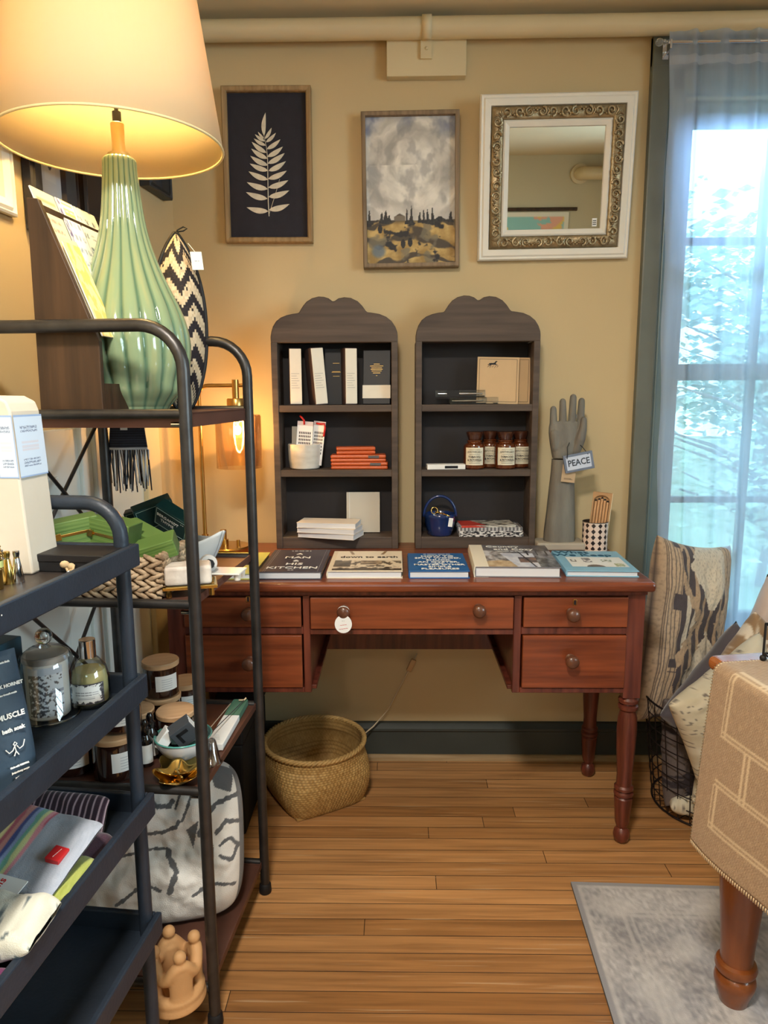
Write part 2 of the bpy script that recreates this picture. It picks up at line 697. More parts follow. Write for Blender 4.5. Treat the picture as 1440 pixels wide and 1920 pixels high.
def window(name, x0, x1, z0, z1, ym, cols, rows2, mul, st=.062, M=None, mz=None, frm=TRIM):
    """double-hung window in the XZ plane; outer rect, mid depth ym"""
    ro = thing(name, None, None, M=M or Matrix.Identity(4))
    ro['kind'] = 'structure'
    gx0, gx1 = x0 + st, x1 - st
    f = MB().bx(x0, gx0, ym - .02, ym + .02, z0, z1).bx(gx1, x1, ym - .02, ym + .02, z0, z1)
    f.bx(gx0, gx1, ym - .02, ym + .02, z1 - .07, z1).bx(gx0, gx1, ym - .02, ym + .02, z0, z0 + .07)
    f.bx(gx0, gx1, ym - .025, ym + .025, mz[0], mz[1])
    f.build('sash_frame', frm, ro, bevel=.003)
    mm = MB()
    w = (gx1 - gx0 - mul * (cols - 1)) / cols
    for k in range(1, cols):
        xk = gx0 + k * w + (k - 1) * mul
        mm.bx(xk, xk + mul, ym - .014, ym + .014, z0 + .07, mz[0]).bx(xk, xk + mul, ym - .014, ym + .014, mz[1], z1 - .07)
    for zz in rows2:
        mm.bx(gx0, gx1, ym - .013, ym + .013, zz - mul / 2, zz + mul / 2)
    mm.build('muntin_grid', frm, ro)
    MB().bx(gx0 - .004, gx1 + .004, ym - .002, ym + .002, z0 + .06, z1 - .06).build('glass_pane', GLZ, ro)
    return ro


GLZ = glass('window_glass', (240, 250, 250), .03)
w1 = window('window_1', WX0, WX1, WZ0, WZ1, 2.36, 3, (1.688, .874), .02, mz=(1.261, 1.312))
c = MB()
c.bx(.742, .796, YW - .026, YW, .36, 2.235).bx(WX1 + .045, WX1 + .1, YW - .026, YW, .36, 2.235).bx(.742, WX1 + .1, YW - .028, YW, 2.15, 2.237)
c.build('casing', TRIM, w1, bevel=.005)
c = MB()
c.bx(.794, WX0 + .004, YW - .016, YW + .02, .40, 2.152).bx(WX1 - .004, WX1 + .047, YW - .016, YW + .02, .40, 2.152).bx(.794, WX1 + .047, YW - .016, YW + .02, 2.085, 2.152)
c.bx(.80, .808, YW - .021, YW - .014, .40, 2.15)
c.build('inner_casing', mt('trim_paint_light', (112, 130, 132), .35, var=.1, vs=9), w1, bevel=.003)
MB().bx(.70, WX1 + .13, YW - .075, YW + .06, .355, .40).build('sill', TRIM, w1, bevel=.008)
window('window_2', -.8, .8, 1.08, 2.2, 0, 3, (1.4, 1.9), .025, M=T(XR + .06, -.35, 0) @ RZ(90), mz=(1.62, 1.66))
window('window_3', -.825, .825, 1.75, 2.2, 0, 4, (), .03, M=T(-.375, YF - .06, 0), mz=(1.97, 1.98))

for k, (x, y) in enumerate(((-.15, .15), (-.6, -1.3))):  # fixture bodies for the added overhead lights, out of view
    cl_ = thing('added_ceiling_lamp', ('added opal ceiling lamp above the camera, unseen room light', 'added opal ceiling lamp towards the shop front, unseen room light')[k], 'lamp', (x, y, ZC))
    MB().lathe([(.15, 0), (.15, -.02), (.14, -.025)], 32).build('added_ceiling_plate', CHROME, cl_, smooth=40)
    MB().lathe([(.138, -.022), (.13, -.05), (.10, -.072), (.05, -.084), (.0001, -.087)], 32).build('added_opal_diffuser', mt('added_lamp_opal_glass', (250, 240, 220), .4, emit=(255, 236, 206), es=2), cl_, smooth=180)

# garden beyond the window
struct('ground_outside', MB().bx(-14, 18, 2.9, 26, -.4, -.3), mt('pale_winter_grass', (170, 186, 160), .9, var=.25, vs=.7))
LEAF = [mt('leaf_pale_green', (206, 224, 206), .8, var=.25, vs=2), mt('leaf_blue_green', (186, 214, 208), .8, var=.25, vs=2)]
BARK = mt('grey_bark', (150, 150, 150), .9, var=.3, vs=6)
for i, (x, y, h, r, n, lab) in enumerate((
        (1.7, 7.5, 4.4, 1.1, 420, 'loose pale tree with thin bare limbs seen through window upper panes'),
        (5.0, 10.0, 3.6, 1.5, 700, 'bushy blue-green tree seen through window right of centre'),
        (2.9, 14.5, 3.6, 1.7, 700, 'round garden tree seen low through the window, behind the others'),
        (8.6, 17.0, 4.6, 2.4, 900, 'tallest garden tree, farthest off, filling the window background'),
        (2.9, 5.6, 1.5, .8, 420, 'low garden shrub seen through the lowest window panes'))):
    rnd = random.Random(40 + i)
    t = thing('garden_tree' if i < 4 else 'garden_shrub', lab, 'tree' if i < 4 else 'shrub', (x, y, -.3))
    tr = MB()
    tr.tube([(0, 0, 0), (.05, 0, h * .3), (-.03, .03, h * .6), (.03, 0, h * .95)], [.1 * h / 4, .08 * h / 4, .05 * h / 4, .012], 8)
    for k in range(14):
        a = rnd.uniform(0, 2 * PI)
        z = h * rnd.uniform(.3, .85)
        q = r * rnd.uniform(.6, 1.1)
        tr.tube([(0, 0, z), (q * .5 * math.cos(a), q * .5 * math.sin(a), z + q * .25), (q * math.cos(a), q * math.sin(a), z + q * .4)], [.025, .016, .005], 5)
    tr.build('trunk', BARK, t, smooth=60)
    lf = MB()
    cl = [(rnd.gauss(0, r * .45), rnd.gauss(0, r * .45), h * rnd.uniform(.3 if i else .45, 1.0) if i < 4 else h * rnd.uniform(.15, .95)) for _ in range(26)]
    for k in range(int(n * (2.2 if i in (0, 4) else 3.2))):
        c_ = rnd.choice(cl)
        p = V((c_[0] + rnd.gauss(0, r * .2), c_[1] + rnd.gauss(0, r * .2), c_[2] + rnd.gauss(0, r * .16)))
        s_ = rnd.uniform(.07, .15) * (.5 if i in (0, 4) else .95)
        m = T(p) @ Matrix.Rotation(rnd.uniform(0, 6), 4, 'Z') @ Matrix.Rotation(rnd.uniform(0, 3), 4, 'X')
        lf.add([(-s_, 0, 0), (0, -s_ * .5, .01), (s_, 0, 0), (0, s_ * .5, .01)], [(0, 1, 2, 3)], m)
    lf.build('foliage', LEAF[i % 2], t, fix=False)

# ------------------------------------------------------------------ pipe along the ceiling
pp = thing('ceiling_pipe', 'cream painted steam pipe running along the wall just under the ceiling', 'pipe', (.09, 2.23, 2.25))
MB().tube([(-.76, 0, 0), (-.3, 0, -.001), (.6, 0, 0), (2.4, 0, .012)], .0285, 20).build('pipe_run', CREAM, pp, smooth=60)
MB().bx(-.115, .115, .018, .0495, -.119, .01).build('backing_board', CREAM, pp, bevel=.002)
h = MB()
st = []
for k in range(13):
    a = PI * (1.5 - k / 12 * 1.05)
    st.append((math.cos(a) * .0312, math.sin(a) * .0312))
h.add([(x + .003 - .018, -.0 - abs(p[0]) if False else p[0], p[1]) for x in (0, .028) for p in st], [(i, i + 1, 13 + i + 1, 13 + i) for i in range(12)])
h.bx(-.016, .014, .010, .020, -.075, -.028)
h.build('pipe_strap', CREAM, pp, solid=.003, smooth=50)
MB().sph((0, .008, -.05), (.005, .004, .005), 10).build('strap_screw', CREAM, pp, smooth=180)

# riser in the left corner
p_ = aL(277, 900, -.06)
rp = thing('radiator_pipe', 'cream vertical pipe in the left corner behind the tall tube shelf', 'pipe', (p_.x, p_.y, 0))
MB().tube([(0, 0, .012), (0, 0, 1.0), (0, 0, 1.12), (-.012, 0, 1.15), (-.05, .004, 1.16)], .017, 16).build('riser', CREAM, rp, smooth=60)
MB().lathe([(.034, 0), (.034, .006), (.022, .012)], 20).build('floor_flange', CREAM, rp, smooth=40)


# ------------------------------------------------------------------ framed things on the back wall
def ring(mb, w, h, prof):
    n = len(prof)
    vs = []
    for sx, sz in ((-1, -1), (1, -1), (1, 1), (-1, 1)):
        for ins, y in prof:
            vs.append((sx * (w / 2 - ins), y, sz * (h / 2 - ins)))
    fs = []
    for k in range(4):
        k2 = (k + 1) % 4
        for j in range(n):
            j2 = (j + 1) % n
            fs.append((k * n + j, k2 * n + j, k2 * n + j2, k * n + j2))
    return mb.add(vs, fs)


def wallM(px0, py0, px1, py1, y, roll=0, tilt=0):
    a, d = aY(px0, py0, y), aY(px1, py1, y)
    cpt = (a + d) / 2
    return T(cpt) @ RY(roll) @ RX(tilt), abs(d.x - a.x), abs(d.z - a.z)


# fern
M, w, h = wallM(414, 164, 588, 455, 2.265, .4)
fp = thing('fern_picture', 'oak framed pressed pale fern on black ground, left of the three wall pieces', 'picture', M=M)
ring(MB(), w, h, [(0, .014), (0, -.012), (.003, -.015), (.013, -.013), (.0155, -.009), (.0155, .014)]).build('frame', FRAMEW, fp, bevel=.001)
MB().bx(-w / 2 + .014, w / 2 - .014, .002, .012, -h / 2 + .014, h / 2 - .014).build('black_ground', mt('black_linen', (44, 42, 52), .85, var=.15, vs=40, bump=.2, bs=700), fp)


def fc(cx, cy):
    return ((cx - 322) / 520 * w, (502 - cy) / 860 * h)


lv = MB()
RT = [((445, 712), (322, 745)), ((445, 636), (322, 672)), ((440, 580), (322, 620)), ((432, 527), (322, 572)), ((428, 475), (325, 528)), ((422, 430), (322, 487)), ((412, 395), (320, 450)), ((398, 355), (318, 408)), ((372, 320), (314, 370)), ((348, 292), (308, 352))]
LT = [((190, 730), (318, 752)), ((188, 645), (315, 682)), ((195, 590), (318, 628)), ((207, 530), (320, 576)), ((215, 487), (322, 526)), ((220, 445), (322, 497)), ((226, 405), (320, 460)), ((230, 368), (315, 428)), ((243, 350), (312, 388)), ((250, 327), (308, 365)), ((268, 313), (302, 350)), ((315, 210), (303, 335))]
for q, (tp, bs_) in enumerate(RT + LT):
    a = V(fc(*bs_))
    d = V(fc(*tp)) - a
    n_ = V((-d.y, d.x))
    up, dn = [], []
    for k in range(9):
        t = k / 8
        wd_ = .125 * math.sin(PI * t ** .8) ** .9 if 0 < t < 1 else 0
        bend = .05 * math.sin(PI * t) * (1 if q < len(RT) else -1)
        if q == len(RT) + len(LT) - 1:
            wd_ *= .8
        c_ = a + d * t - n_ * bend
        up.append(c_ + n_ * wd_)
        dn.append(c_ - n_ * wd_)
    poly = up + dn[::-1][1:-1]
    lv.prism([(p[0], p[1]) for p in poly], -.0006, .0012)
sp = [V(fc(*p)) for p in ((322, 780), (319, 700), (320, 560), (321, 460), (316, 400), (303, 332))]
lv.tube([(p[0], 0, p[1]) for p in sp], [.0016, .0015, .0013, .0011, .0009, .0006], 6)
sp = [V(fc(*p)) for p in ((322, 770), (365, 650), (390, 573))]
lv.tube([(p[0], 0, p[1]) for p in sp], .0007, 6)
lv.build('pressed_fern', mt('dried_cream_leaf', (226, 216, 196), .8, var=.15, vs=60), fp)


def fbm(x, y, o=4, s=0.0):
    return noise.fractal(V((x, y, s)), 1.0, 2.0, o)


def mixc(a, b_, t):
    t = max(0, min(1, t))
    return tuple(a[i] + (b_[i] - a[i]) * t for i in range(3))


def stepf(e0, e1, x):
    t = max(0, min(1, (x - e0) / (e1 - e0)))
    return t * t * (3 - 2 * t)


# landscape painting
def landscape(u, v):
    if v > .305 + .012 * fbm(u * 4, 3):
        dx, dy = u - .55, (v - .68) * 1.7
        r, a = math.hypot(dx, dy), math.atan2(dy, dx)
        n = fbm(r * 6 + .5 * fbm(u * 4, v * 5), a * .9, 4, 1.7)
        n2 = fbm(u * 5, v * 6, 4, 5)
        c_ = mixc((164, 162, 158), (236, 232, 224), .62 + .8 * n)
        c_ = mixc(c_, (236, 234, 228), stepf(.45, .1, r) * (.5 + n2))
        c_ = mixc(c_, (128, 128, 130), stepf(0, .5, n2) * .45)
        blue = stepf(.5, .95, r + .25 * n2) * stepf(.55, .9, v)
        c_ = mixc(c_, (104, 116, 152), blue * .9)
        c_ = mixc(c_, (206, 200, 194), stepf(.46, .32, v) * .6)
    else:
        wv = v + .05 * math.sin(u * 6 + 1) + .035 * fbm(u * 3, v * 3, 3)
        band = math.sin(wv * 46 + 4 * fbm(u * 2, v * 4, 3, 2))
        n = fbm(u * 7, v * 14, 4, 9)
        c_ = mixc((158, 126, 66), (206, 176, 112), .5 + .9 * n)
        c_ = mixc(c_, (74, 62, 48), stepf(.3, .75, band + .5 * n))
        c_ = mixc(c_, (120, 112, 92), stepf(.15, .4, fbm(u * 5, v * 9, 3, 22)) * .8)
        c_ = mixc(c_, (34, 30, 32), stepf(.22, .42, fbm(u * 6, v * 13, 4, 14)))
        d = math.hypot((u - .13), (v - .09) * 1.7)
        c_ = mixc(c_, (96, 116, 138), stepf(.1, .05, d) * .8)
        c_ = mixc(c_, (62, 56, 50), stepf(.27, .31, v) * .75)
        for cu, cv in ((.41, .14), (.49, .15), (.15, .245)):
            if ((u - cu) / .026) ** 2 + ((v - cv) / .032) ** 2 < 1:
                c_ = (30, 30, 34)
    for cu, hh, ww in ((.03, .055, .022), (.17, .045, .03), (.215, .055, .035), (.255, .03, .03), (.455, .06, .018), (.505, .075, .022), (.60, .045, .022), (.645, .055, .02), (.69, .058, .02), (.745, .07, .024), (.95, .045, .03), (.83, .02, .08)):
        dv = (v - .30) / (hh * 1.35)
        if -.3 < dv < 1 and abs(u - cu + .008 * fbm(u * 30, v * 30)) < ww * (1 - dv) ** .6 * (.75 if dv > 0 else 1):
            c_ = mixc((30, 30, 36), (52, 50, 48), .5 + fbm(u * 40, v * 40))
    if .31 < u < .44 and .30 < v < .35 - .02 * abs(u - .375) / .06:
        c_ = mixc((120, 110, 98), (84, 72, 62), stepf(.33, .34, v))
    return c_


PAINT = painted('oil_paint', .5, bump=.35, bs=160)
M, w, h = wallM(678, 212, 859, 502, 2.262, -.5)
lp = thing('landscape_painting', 'weathered oak framed painting of golden fields under a swirling grey sky', 'painting', M=M)
ring(MB(), w, h, [(0, .017), (0, -.018), (.003, -.02), (.0125, -.02), (.0125, .017)]).build('frame', FRAMEG, lp, bevel=.001)
MB().grid(lambda u, v: ((u - .5) * (w - .024), -.004, (v - .5) * (h - .024)), 150, 235, colfn=landscape).build('canvas', PAINT, lp)
MB().bx(-w / 2 + .012, w / 2 - .012, -.003, .014, -h / 2 + .012, h / 2 - .012).build('backing', BLACK, lp)

# mirror
M, w, h = wallM(900, 182, 1178, 484, 2.24, -.6, 6.3)
mr = thing('wall_mirror', 'square mirror in a white frame with a carved bronze band, leaning out from the wall', 'mirror', M=M)
ring(MB(), w, h, [(0, .014), (0, -.006), (.004, -.012), (.010, -.010), (.014, -.014), (.031, -.012), (.033, .0), (.033, .014)]).build('outer_frame', WHITEP, mr, bevel=.001)
w2, h2 = w - .062, h - .062
cb = MB()
ring(cb, w2, h2, [(0, .012), (0, -.004), (.006, -.012), (.018, -.016), (.031, -.012), (.038, -.006), (.038, .012)])


def spiral(mb, cx, cz, r, d, ang, M_, turns=1.3):
    pts = []
    for k in range(18):
        t = k / 17
        a = ang + d * t * turns * 2 * PI
        q = r * (1 - .8 * t)
        pts.append((cx + q * math.cos(a), -.0185, cz + q * math.sin(a)))
    mb.tube(pts, [.0040 * (1 - .5 * k / 17) for k in range(18)], 6, M=M_)


for side in range(4):
    Ls = (w2 if side % 2 == 0 else h2)
    Ms = RY(90 * side) @ T(0, 0, (h2 if side % 2 == 0 else w2) / 2 - .019)
    nseg = 5
    for k in range(nseg):
        x = (-Ls / 2 + .03) + (Ls - .06) * (k + .5) / nseg
        q = Ls / nseg * .24
        sgn = 1 if k % 2 else -1
        spiral(cb, x - q, 0, .0125, 1, PI * .5 * sgn, Ms)
        spiral(cb, x + q, 0, .0125, -1, PI * .5 * sgn, Ms)
        for e in range(4):
            cb.sph((x + (e - 1.5) * .0055, -.019, .004 * (e % 2) - .002 + sgn * .006), (.0036, .004, .0036), 8, M=Ms)
        for e in (-1, 1):
            pts = [(x + e * (q + .012), -.016, -.011), (x + e * (q + .019), -.018, 0), (x + e * (q + .013), -.016, .012)]
            cb.tube(pts, [.001, .0032, .001], 6, M=Ms)
cb.build('carved_band', mt('antique_bronze', (172, 152, 118), .34, metal=.6, var=.35, vs=60, bump=.25, bs=220), mr, smooth=50)
w3, h3 = w2 - .074, h2 - .074
ring(MB(), w3, h3, [(0, .012), (0, -.008), (.005, -.011), (.018, -.005), (.019, .0), (.019, .012)]).build('inner_frame', WHITEP, mr, bevel=.0008)
gm = MB().bx(-w3 / 2 + .016, w3 / 2 - .016, -.0005, .006, -h3 / 2 + .016, h3 / 2 - .016).build('mirror_glass', mt('silvered_glass', (235, 240, 238), .01, metal=1), mr)
st = MB().bx(w3 / 2 - .042, w3 / 2 - .028, -.0012, -.0006, -h3 / 2 + .024, -h3 / 2 + .047).build('price_sticker', PAPER, mr)
tg = MB()
for k in range(3):
    tg.bx(w3 / 2 - .040, w3 / 2 - .030, -.0018, -.0012, -h3 / 2 + .029 + k * .005, -h3 / 2 + .031 + k * .005)
tg.build('sticker_print', INK, st)


# map poster on the wall opposite (seen in the mirror), and the elbowed pipe above it
def mapfn(u, v):
    if u < .03 or u > .97 or v < .03 or v > .95:
        return (236, 232, 214)
    n = fbm(u * 4.5 + 3, v * 3.4 + 1, 5, 3)
    n2 = fbm(u * 5, v * 4, 3, 8)
    if n > .03:
        return (236, 176, 150) if n2 > .08 else ((240, 206, 110) if n2 > -.12 else (222, 190, 160))
    return (150, 204, 200)


mp_ = thing('map_poster', 'coloured wall map hanging from a dark rail on the wall opposite, seen in mirror', 'map', (.98, YF + .012, 1.37))
MB().grid(lambda u, v: ((.5 - u) * 1.3, 0, v * .9 - .45), 110, 80, colfn=mapfn).build('map_sheet', painted('printed_map', .6), mp_)
MB().tube([(-.72, .004, .475), (.72, .004, .475)], .016, 12).build('hanging_rail', DARKW, mp_, smooth=60)
fpz = 2.14
ep = thing('elbow_pipe', 'cream pipe with a round elbow on the opposite wall, seen in mirror', 'pipe', (1.70, YF, fpz))
MB().tube([(0, .0, 0), (0, .06, 0), (.02, .10, 0), (.06, .12, 0), (.79, .12, 0)], .055, 20).build('pipe_run', CREAM, ep, smooth=60)
MB().tube([(0, .001, 0), (0, .03, 0)], .085, 24).build('wall_collar', CREAM, ep, smooth=40)

# ------------------------------------------------------------------ curtain
YC = 2.212
cr = thing('curtain_rod', 'thin metal curtain rod with clear ball finial above the window', 'curtain rod', (1.25, YC, 2.196))
rx0 = aY(1253, 78, YC).x - 1.25
MB().tube([(rx0, 0, 0), (.56, 0, 0)], .005, 10).build('rod', CHROME, cr, smooth=60)
MB().lathe([(.0001, -.022), (.005, -.021), (.009, -.016), (.0105, -.010), (.008, -.003), (.005, 0), (.007, .002), (.007, .006), (.0045, .009), (.006, .012), (.006, .016), (.0035, .018), (.0001, .018)], 20, M=T(rx0 - .014, 0, 0) @ RY(90)).build('finial', mt('clear_acrylic', (240, 245, 250), .05, trans=.85, ior=1.45), cr, smooth=180)
MB().bx(rx0 + .004, rx0 + .01, -.006, .04, -.018, .006).bx(rx0 - .002, rx0 + .016, .036, .042, -.03, .015).build('bracket', CHROME, cr, bevel=.001)
cx0t, cx0b = aY(1258, 70, YC).x, aY(1238, 1050, YC).x


def curt(u, v):
    z = .30 + (2.226 - .30) * v
    x0 = cx0t + (cx0b - cx0t) * (1 - v)
    x = x0 + (1.77 - x0) * (u + .008 * math.sin(u * 40))
    g = min(1, abs(v - .976) / .03)
    A = (.009 + .006 * (1 - v)) * (.35 + .65 * g)
    y = A * math.sin(u * 62 + 2 * math.sin(u * 9) + .6 * math.sin(v * 3)) + .004 * math.sin(u * 140 + 2 * v)
    x += .003 * math.sin(v * 30) * (1 if u == 0 else .3)
    return (x, YC - .012 * 0 + y * 1.0, z)


ct = MB().grid(curt, 220, 60).build('curtain', sheer('sheer_white_voile', (222, 234, 255), .36, (14, 14, 1.6)), smooth=180, fix=False)
tag(ct, 'sheer white curtain gathered on the rod in front of the window', 'curtain')
hem = MB().grid(lambda u, v: tuple(V(curt(u, .955 + .012 * v)) + V((0, -.0012, 0))), 220, 2).build('rod_pocket', sheer('voile_double', (226, 232, 244), .25), ct, fix=False)
# ------------------------------------------------------------------ desk
DT = .75
FY = 1.79


def fq(px, py, Y=FY):
    p = aY(px, py, Y)
    return p.x, p.z


dk = thing('writing_desk', 'reddish pine kneehole writing desk with turned legs and round wooden knobs', 'desk', (.026, 2.01, 0))
MB().bx(-.612, .656, 1.756, 2.268, .724, DT).build('desktop', DESK, dk, w=True, bevel=.009, seg=3)
MB().bx(-.598, .642, 1.776, 2.255, .712, .7245).build('cornice_strip', DESKV, dk, w=True, bevel=.003)
fm = MB()
xs = dict(lo=-.600, li=-.226, ri=.306, ro=.642)
for x0, x1 in ((-.598, -.582), (-.244, -.228), (.308, .324), (.624, .640)):
    fm.bx(x0, x1, FY + .012, 2.25, .444, .713)
fm.bx(-.244, -.226, FY, FY + .02, .442, .713).bx(.304, .324, FY, FY + .02, .442, .713)      # inner stiles
fm.bx(-.56, .60, FY, FY + .02, .706, .7135)
fm.bx(-.226, .304, FY, FY + .02, .602, .617)
for x0, x1 in ((-.56, -.244), (.324, .60)):
    fm.bx(x0, x1, FY, FY + .02, .603, .622).bx(x0, x1, FY, FY + .02, .442, .456).bx(x0 - .03, x1 + .03, FY + .02, 2.25, .444, .455)
zb = aY(760, 1224, 2.2).z
fm.bx(-.60, .64, 2.232, 2.25, zb, .713).bx(-.60, -.228, 2.236, 2.25, .444, .713).bx(.306, .64, 2.236, 2.25, .444, .713)
fm.bx(-.226, .304, FY + .02, 2.23, .604, .612)
fm.build('carcass', DESKV, dk, w=True, bevel=.0015, seg=1)
KNOB = mt('turned_wood_knob', (104, 64, 46), .32, coat=.4, var=.2, vs=30)


def drawer(x0, x1, z0, z1, knobs, key=None):
    d = MB().bx(x0 + .002, x1 - .002, FY - .006, FY + .018, z0 + .002, z1 - .002).build('drawer', DRAWERW, dk, w=True, bevel=.002)
    for kx, kz in knobs:
        MB().lathe([(.0125, 0), (.013, .003), (.008, .007), (.0075, .012), (.012, .017), (.0172, .024), (.017, .031), (.012, .036), (.0001, .038)], 24, M=T(kx, FY - .006, kz) @ RX(90)).build('knob', KNOB, d, w=True, smooth=60)
    if key:
        kx, kz = key
        k = MB()
        ring_ = [(kx + a * .0042, FY - .0068, kz + b_) for a, b_ in ((-1, -.0075), (1, -.0075), (1.05, .004), (.6, .0075), (-.6, .0075), (-1.05, .004))]
        k.tube(ring_, .0011, 6, closed=True)
        k.build('keyhole_plate', BRASS, d, w=True)
        MB().bx(kx - .0022, kx + .0022, FY - .0068, FY - .0055, kz - .006, kz + .004).build('keyhole', BLACK, d, w=True)


def kp(px, py):
    p = aY(px, py, FY - .03)
    return (p.x, p.z)


drawer(-.556, -.246, .622, .706, [kp(465, 1152)], fq(466, 1122))
drawer(-.556, -.246, .456, .603, [kp(466, 1245)])
drawer(-.226, .304, .617, .706, [kp(644, 1148), kp(899, 1146)])
drawer(.326, .598, .622, .706, [kp(1075, 1154)], fq(1077, 1128))
drawer(.326, .598, .456, .603, [kp(1073, 1241)])
LEGP = [(.0001, 0), (.012, .001), (.019, .008), (.0225, .022), (.020, .036), (.013, .044), (.015, .048), (.019, .060), (.0235, .120), (.0245, .134), (.021, .138), (.026, .143), (.026, .150), (.021, .154), (.0255, .159), (.0255, .166), (.021, .171), (.020, .20), (.0245, .27), (.0265, .325), (.025, .365), (.020, .385), (.026, .392), (.026, .400), (.020, .404), (.026, .410), (.026, .418), (.021, .424), (.022, .430)]
for lx, ly in ((.618, FY + .022), (.618, 2.16), (-.576, FY + .022), (-.576, 2.16)):
    l = MB().lathe(LEGP, 28, M=T(lx, ly, 0))
    l.bx(lx - .0225, lx + .0225, ly - .0225, ly + .0225, .428, .7125)
    l.build('leg', DESKV, dk, w=True, smooth=35)

kx, kz = kp(644, 1148)
tg = thing('price_tag', 'round white price tag with red print looped over a desk drawer knob', 'tag', (kx, FY - .028, kz))
poly = [(.022 * math.cos(a), .024 * math.sin(a) - .028) for a in [2 * PI * k / 28 for k in range(28)]]
MB().prism(poly, -.013, -.0122).build('tag_disc', PAPER, tg)
lo = [(.0155 * math.sin(a), -.004 - .004 * math.cos(a), .001 + (.0165 if math.cos(a) > 0 else .020) * math.cos(a)) for a in [2 * PI * k / 20 for k in range(20)]]
MB().tube(lo, .0012, 6, closed=True).build('string_loop', PAPER, tg, smooth=180)
for k, (s_, dz) in enumerate((('~~~', -.030), ('~~~~', -.040))):
    text(s_, .010, RINK, tg, T(0, -.0133, dz) @ RY(-8) @ UPR, 'red_print')
text('-- -', .006, INK, tg, T(0, -.0133, -.019) @ UPR, 'pen_print')

# ------------------------------------------------------------------ books lying on the desk
COVER = painted('printed_cover', .38, coat=.15)


def board_mat(name, c):
    return mt(name, c, .45, var=.06, vs=60, bump=.06, bs=500)


def book(label, xl, xr, yf, depth, th, rz, cm, art=None, artrect=(0, 1, 0, 1), na=(90, 70), lines=(), group=None, spine=None, cat='book', z=DT, name='book'):
    """xl,xr,yf: pixels of the front bottom edge"""
    a, b_ = aZ(xl, yf, z), aZ(xr, yf, z)
    w = abs(b_.x - a.x)
    o = thing(name, label, cat, ((a.x + b_.x) / 2, (a.y + b_.y) / 2 + depth / 2, z), rz, group)
    c = .0026
    MB().prism([(-w / 2, 0), (w / 2, 0), (w / 2, c), (-w / 2 + c, c), (-w / 2 + c, th - c), (w / 2, th - c), (w / 2, th), (-w / 2, th), (-w / 2 - .002, th * .5)], -depth / 2, depth / 2).build('cover', cm, o, bevel=.0006)
    MB().bx(-w / 2 + c, w / 2 - .004, -depth / 2 + .004, depth / 2 - .004, c * .9, th - c * .9).build('page_block', PAGES, o)
    if spine:
        MB().prism([(-w / 2 - .0025, 0), (-w / 2 + spine[1] * w, -.0001), (-w / 2 + spine[1] * w, .0005), (-w / 2 + .001, .0005), (-w / 2 - .001, th * .5), (-w / 2 + .001, th - .0003), (-w / 2 + spine[1] * w, th), (-w / 2 + spine[1] * w, th + .0007), (-w / 2 - .001, th + .0006), (-w / 2 - .0035, th * .5)], -depth / 2 - .0003, depth / 2 + .0003).build('cloth_spine', spine[0], o)
    if art:
        u0, u1, v0, v1 = artrect
        MB().grid(lambda u, v: (-w / 2 + (u0 + (u1 - u0) * u) * w, -depth / 2 + (v0 + (v1 - v0) * v) * depth, th + .0004), *na, colfn=art).build('cover_picture', COVER, o, fix=False)
    for (s_, size, x, y, sx, m) in lines:
        text(s_, size, m, o, T(-w / 2 + x * w, -depth / 2 + y * depth, th + .0009), 'title_lettering', ext=.0003, sx=sx, bold=.0004)
    return o, w, th


book('yellow-green hardcover lying behind the tube shelf post, leftmost on desk top', 352, 476, 1087, .25, .017, 0, board_mat('lime_cover', (198, 200, 112)))
bk, w, th = book('charcoal book titled A MAN & HIS KITCHEN lying on the desk', 484, 603, 1087, .265, .0215, 0, board_mat('charcoal_cover', (66, 62, 74)),
     lines=[('A', .025, .5, .77, 1.05, WINK), ('MAN', .030, .5, .60, 1.1, WINK), ('&', .026, .5, .45, 1.0, WINK), ('HIS', .030, .5, .31, 1.1, WINK), ('KITCHEN', .031, .5, .15, 1.05, WINK), ('- -- --- -- -', .010, .5, .92, 1.4, WINK), ('-- --', .008, .5, .055, 1.2, WINK)])
fl = MB()
for x in (.07, .10, .93):
    fl.bx(-w / 2 + x * w, -w / 2 + x * w + .0008, -.1325, .1325, th - .0002, th + .0004)
fl.build('cover_lines', mt('faded_grey_line', (150, 146, 150), .6), bk)


def earth(u, v):
    n = fbm(u * 8, v * 6, 4, 3)
    c_ = (236, 226, 206)
    if v > .8 and abs(((u * 5 + v * (1.4 if u < .5 else -1.4)) % 1.6) - .8) < .12:
        c_ = (150, 126, 96)
    if v < .5:
        c_ = mixc((222, 208, 184), (92, 80, 66), stepf(-.05, .2, n) * stepf(.52, .4, v))
        if abs(u - .13) < .12 and .12 < v < .48 + .05 * math.sin(u * 30):
            c_ = mixc((60, 54, 46), (110, 98, 80), n + .5)
        if abs(u - .55) < .16 and .28 < v < .48:
            c_ = mixc((96, 74, 52), (190, 170, 140), n + .4)
    if v < .16:
        c_ = mixc((70, 60, 50), (228, 214, 192), stepf(.08, .16, v + .1 * n))
    return c_


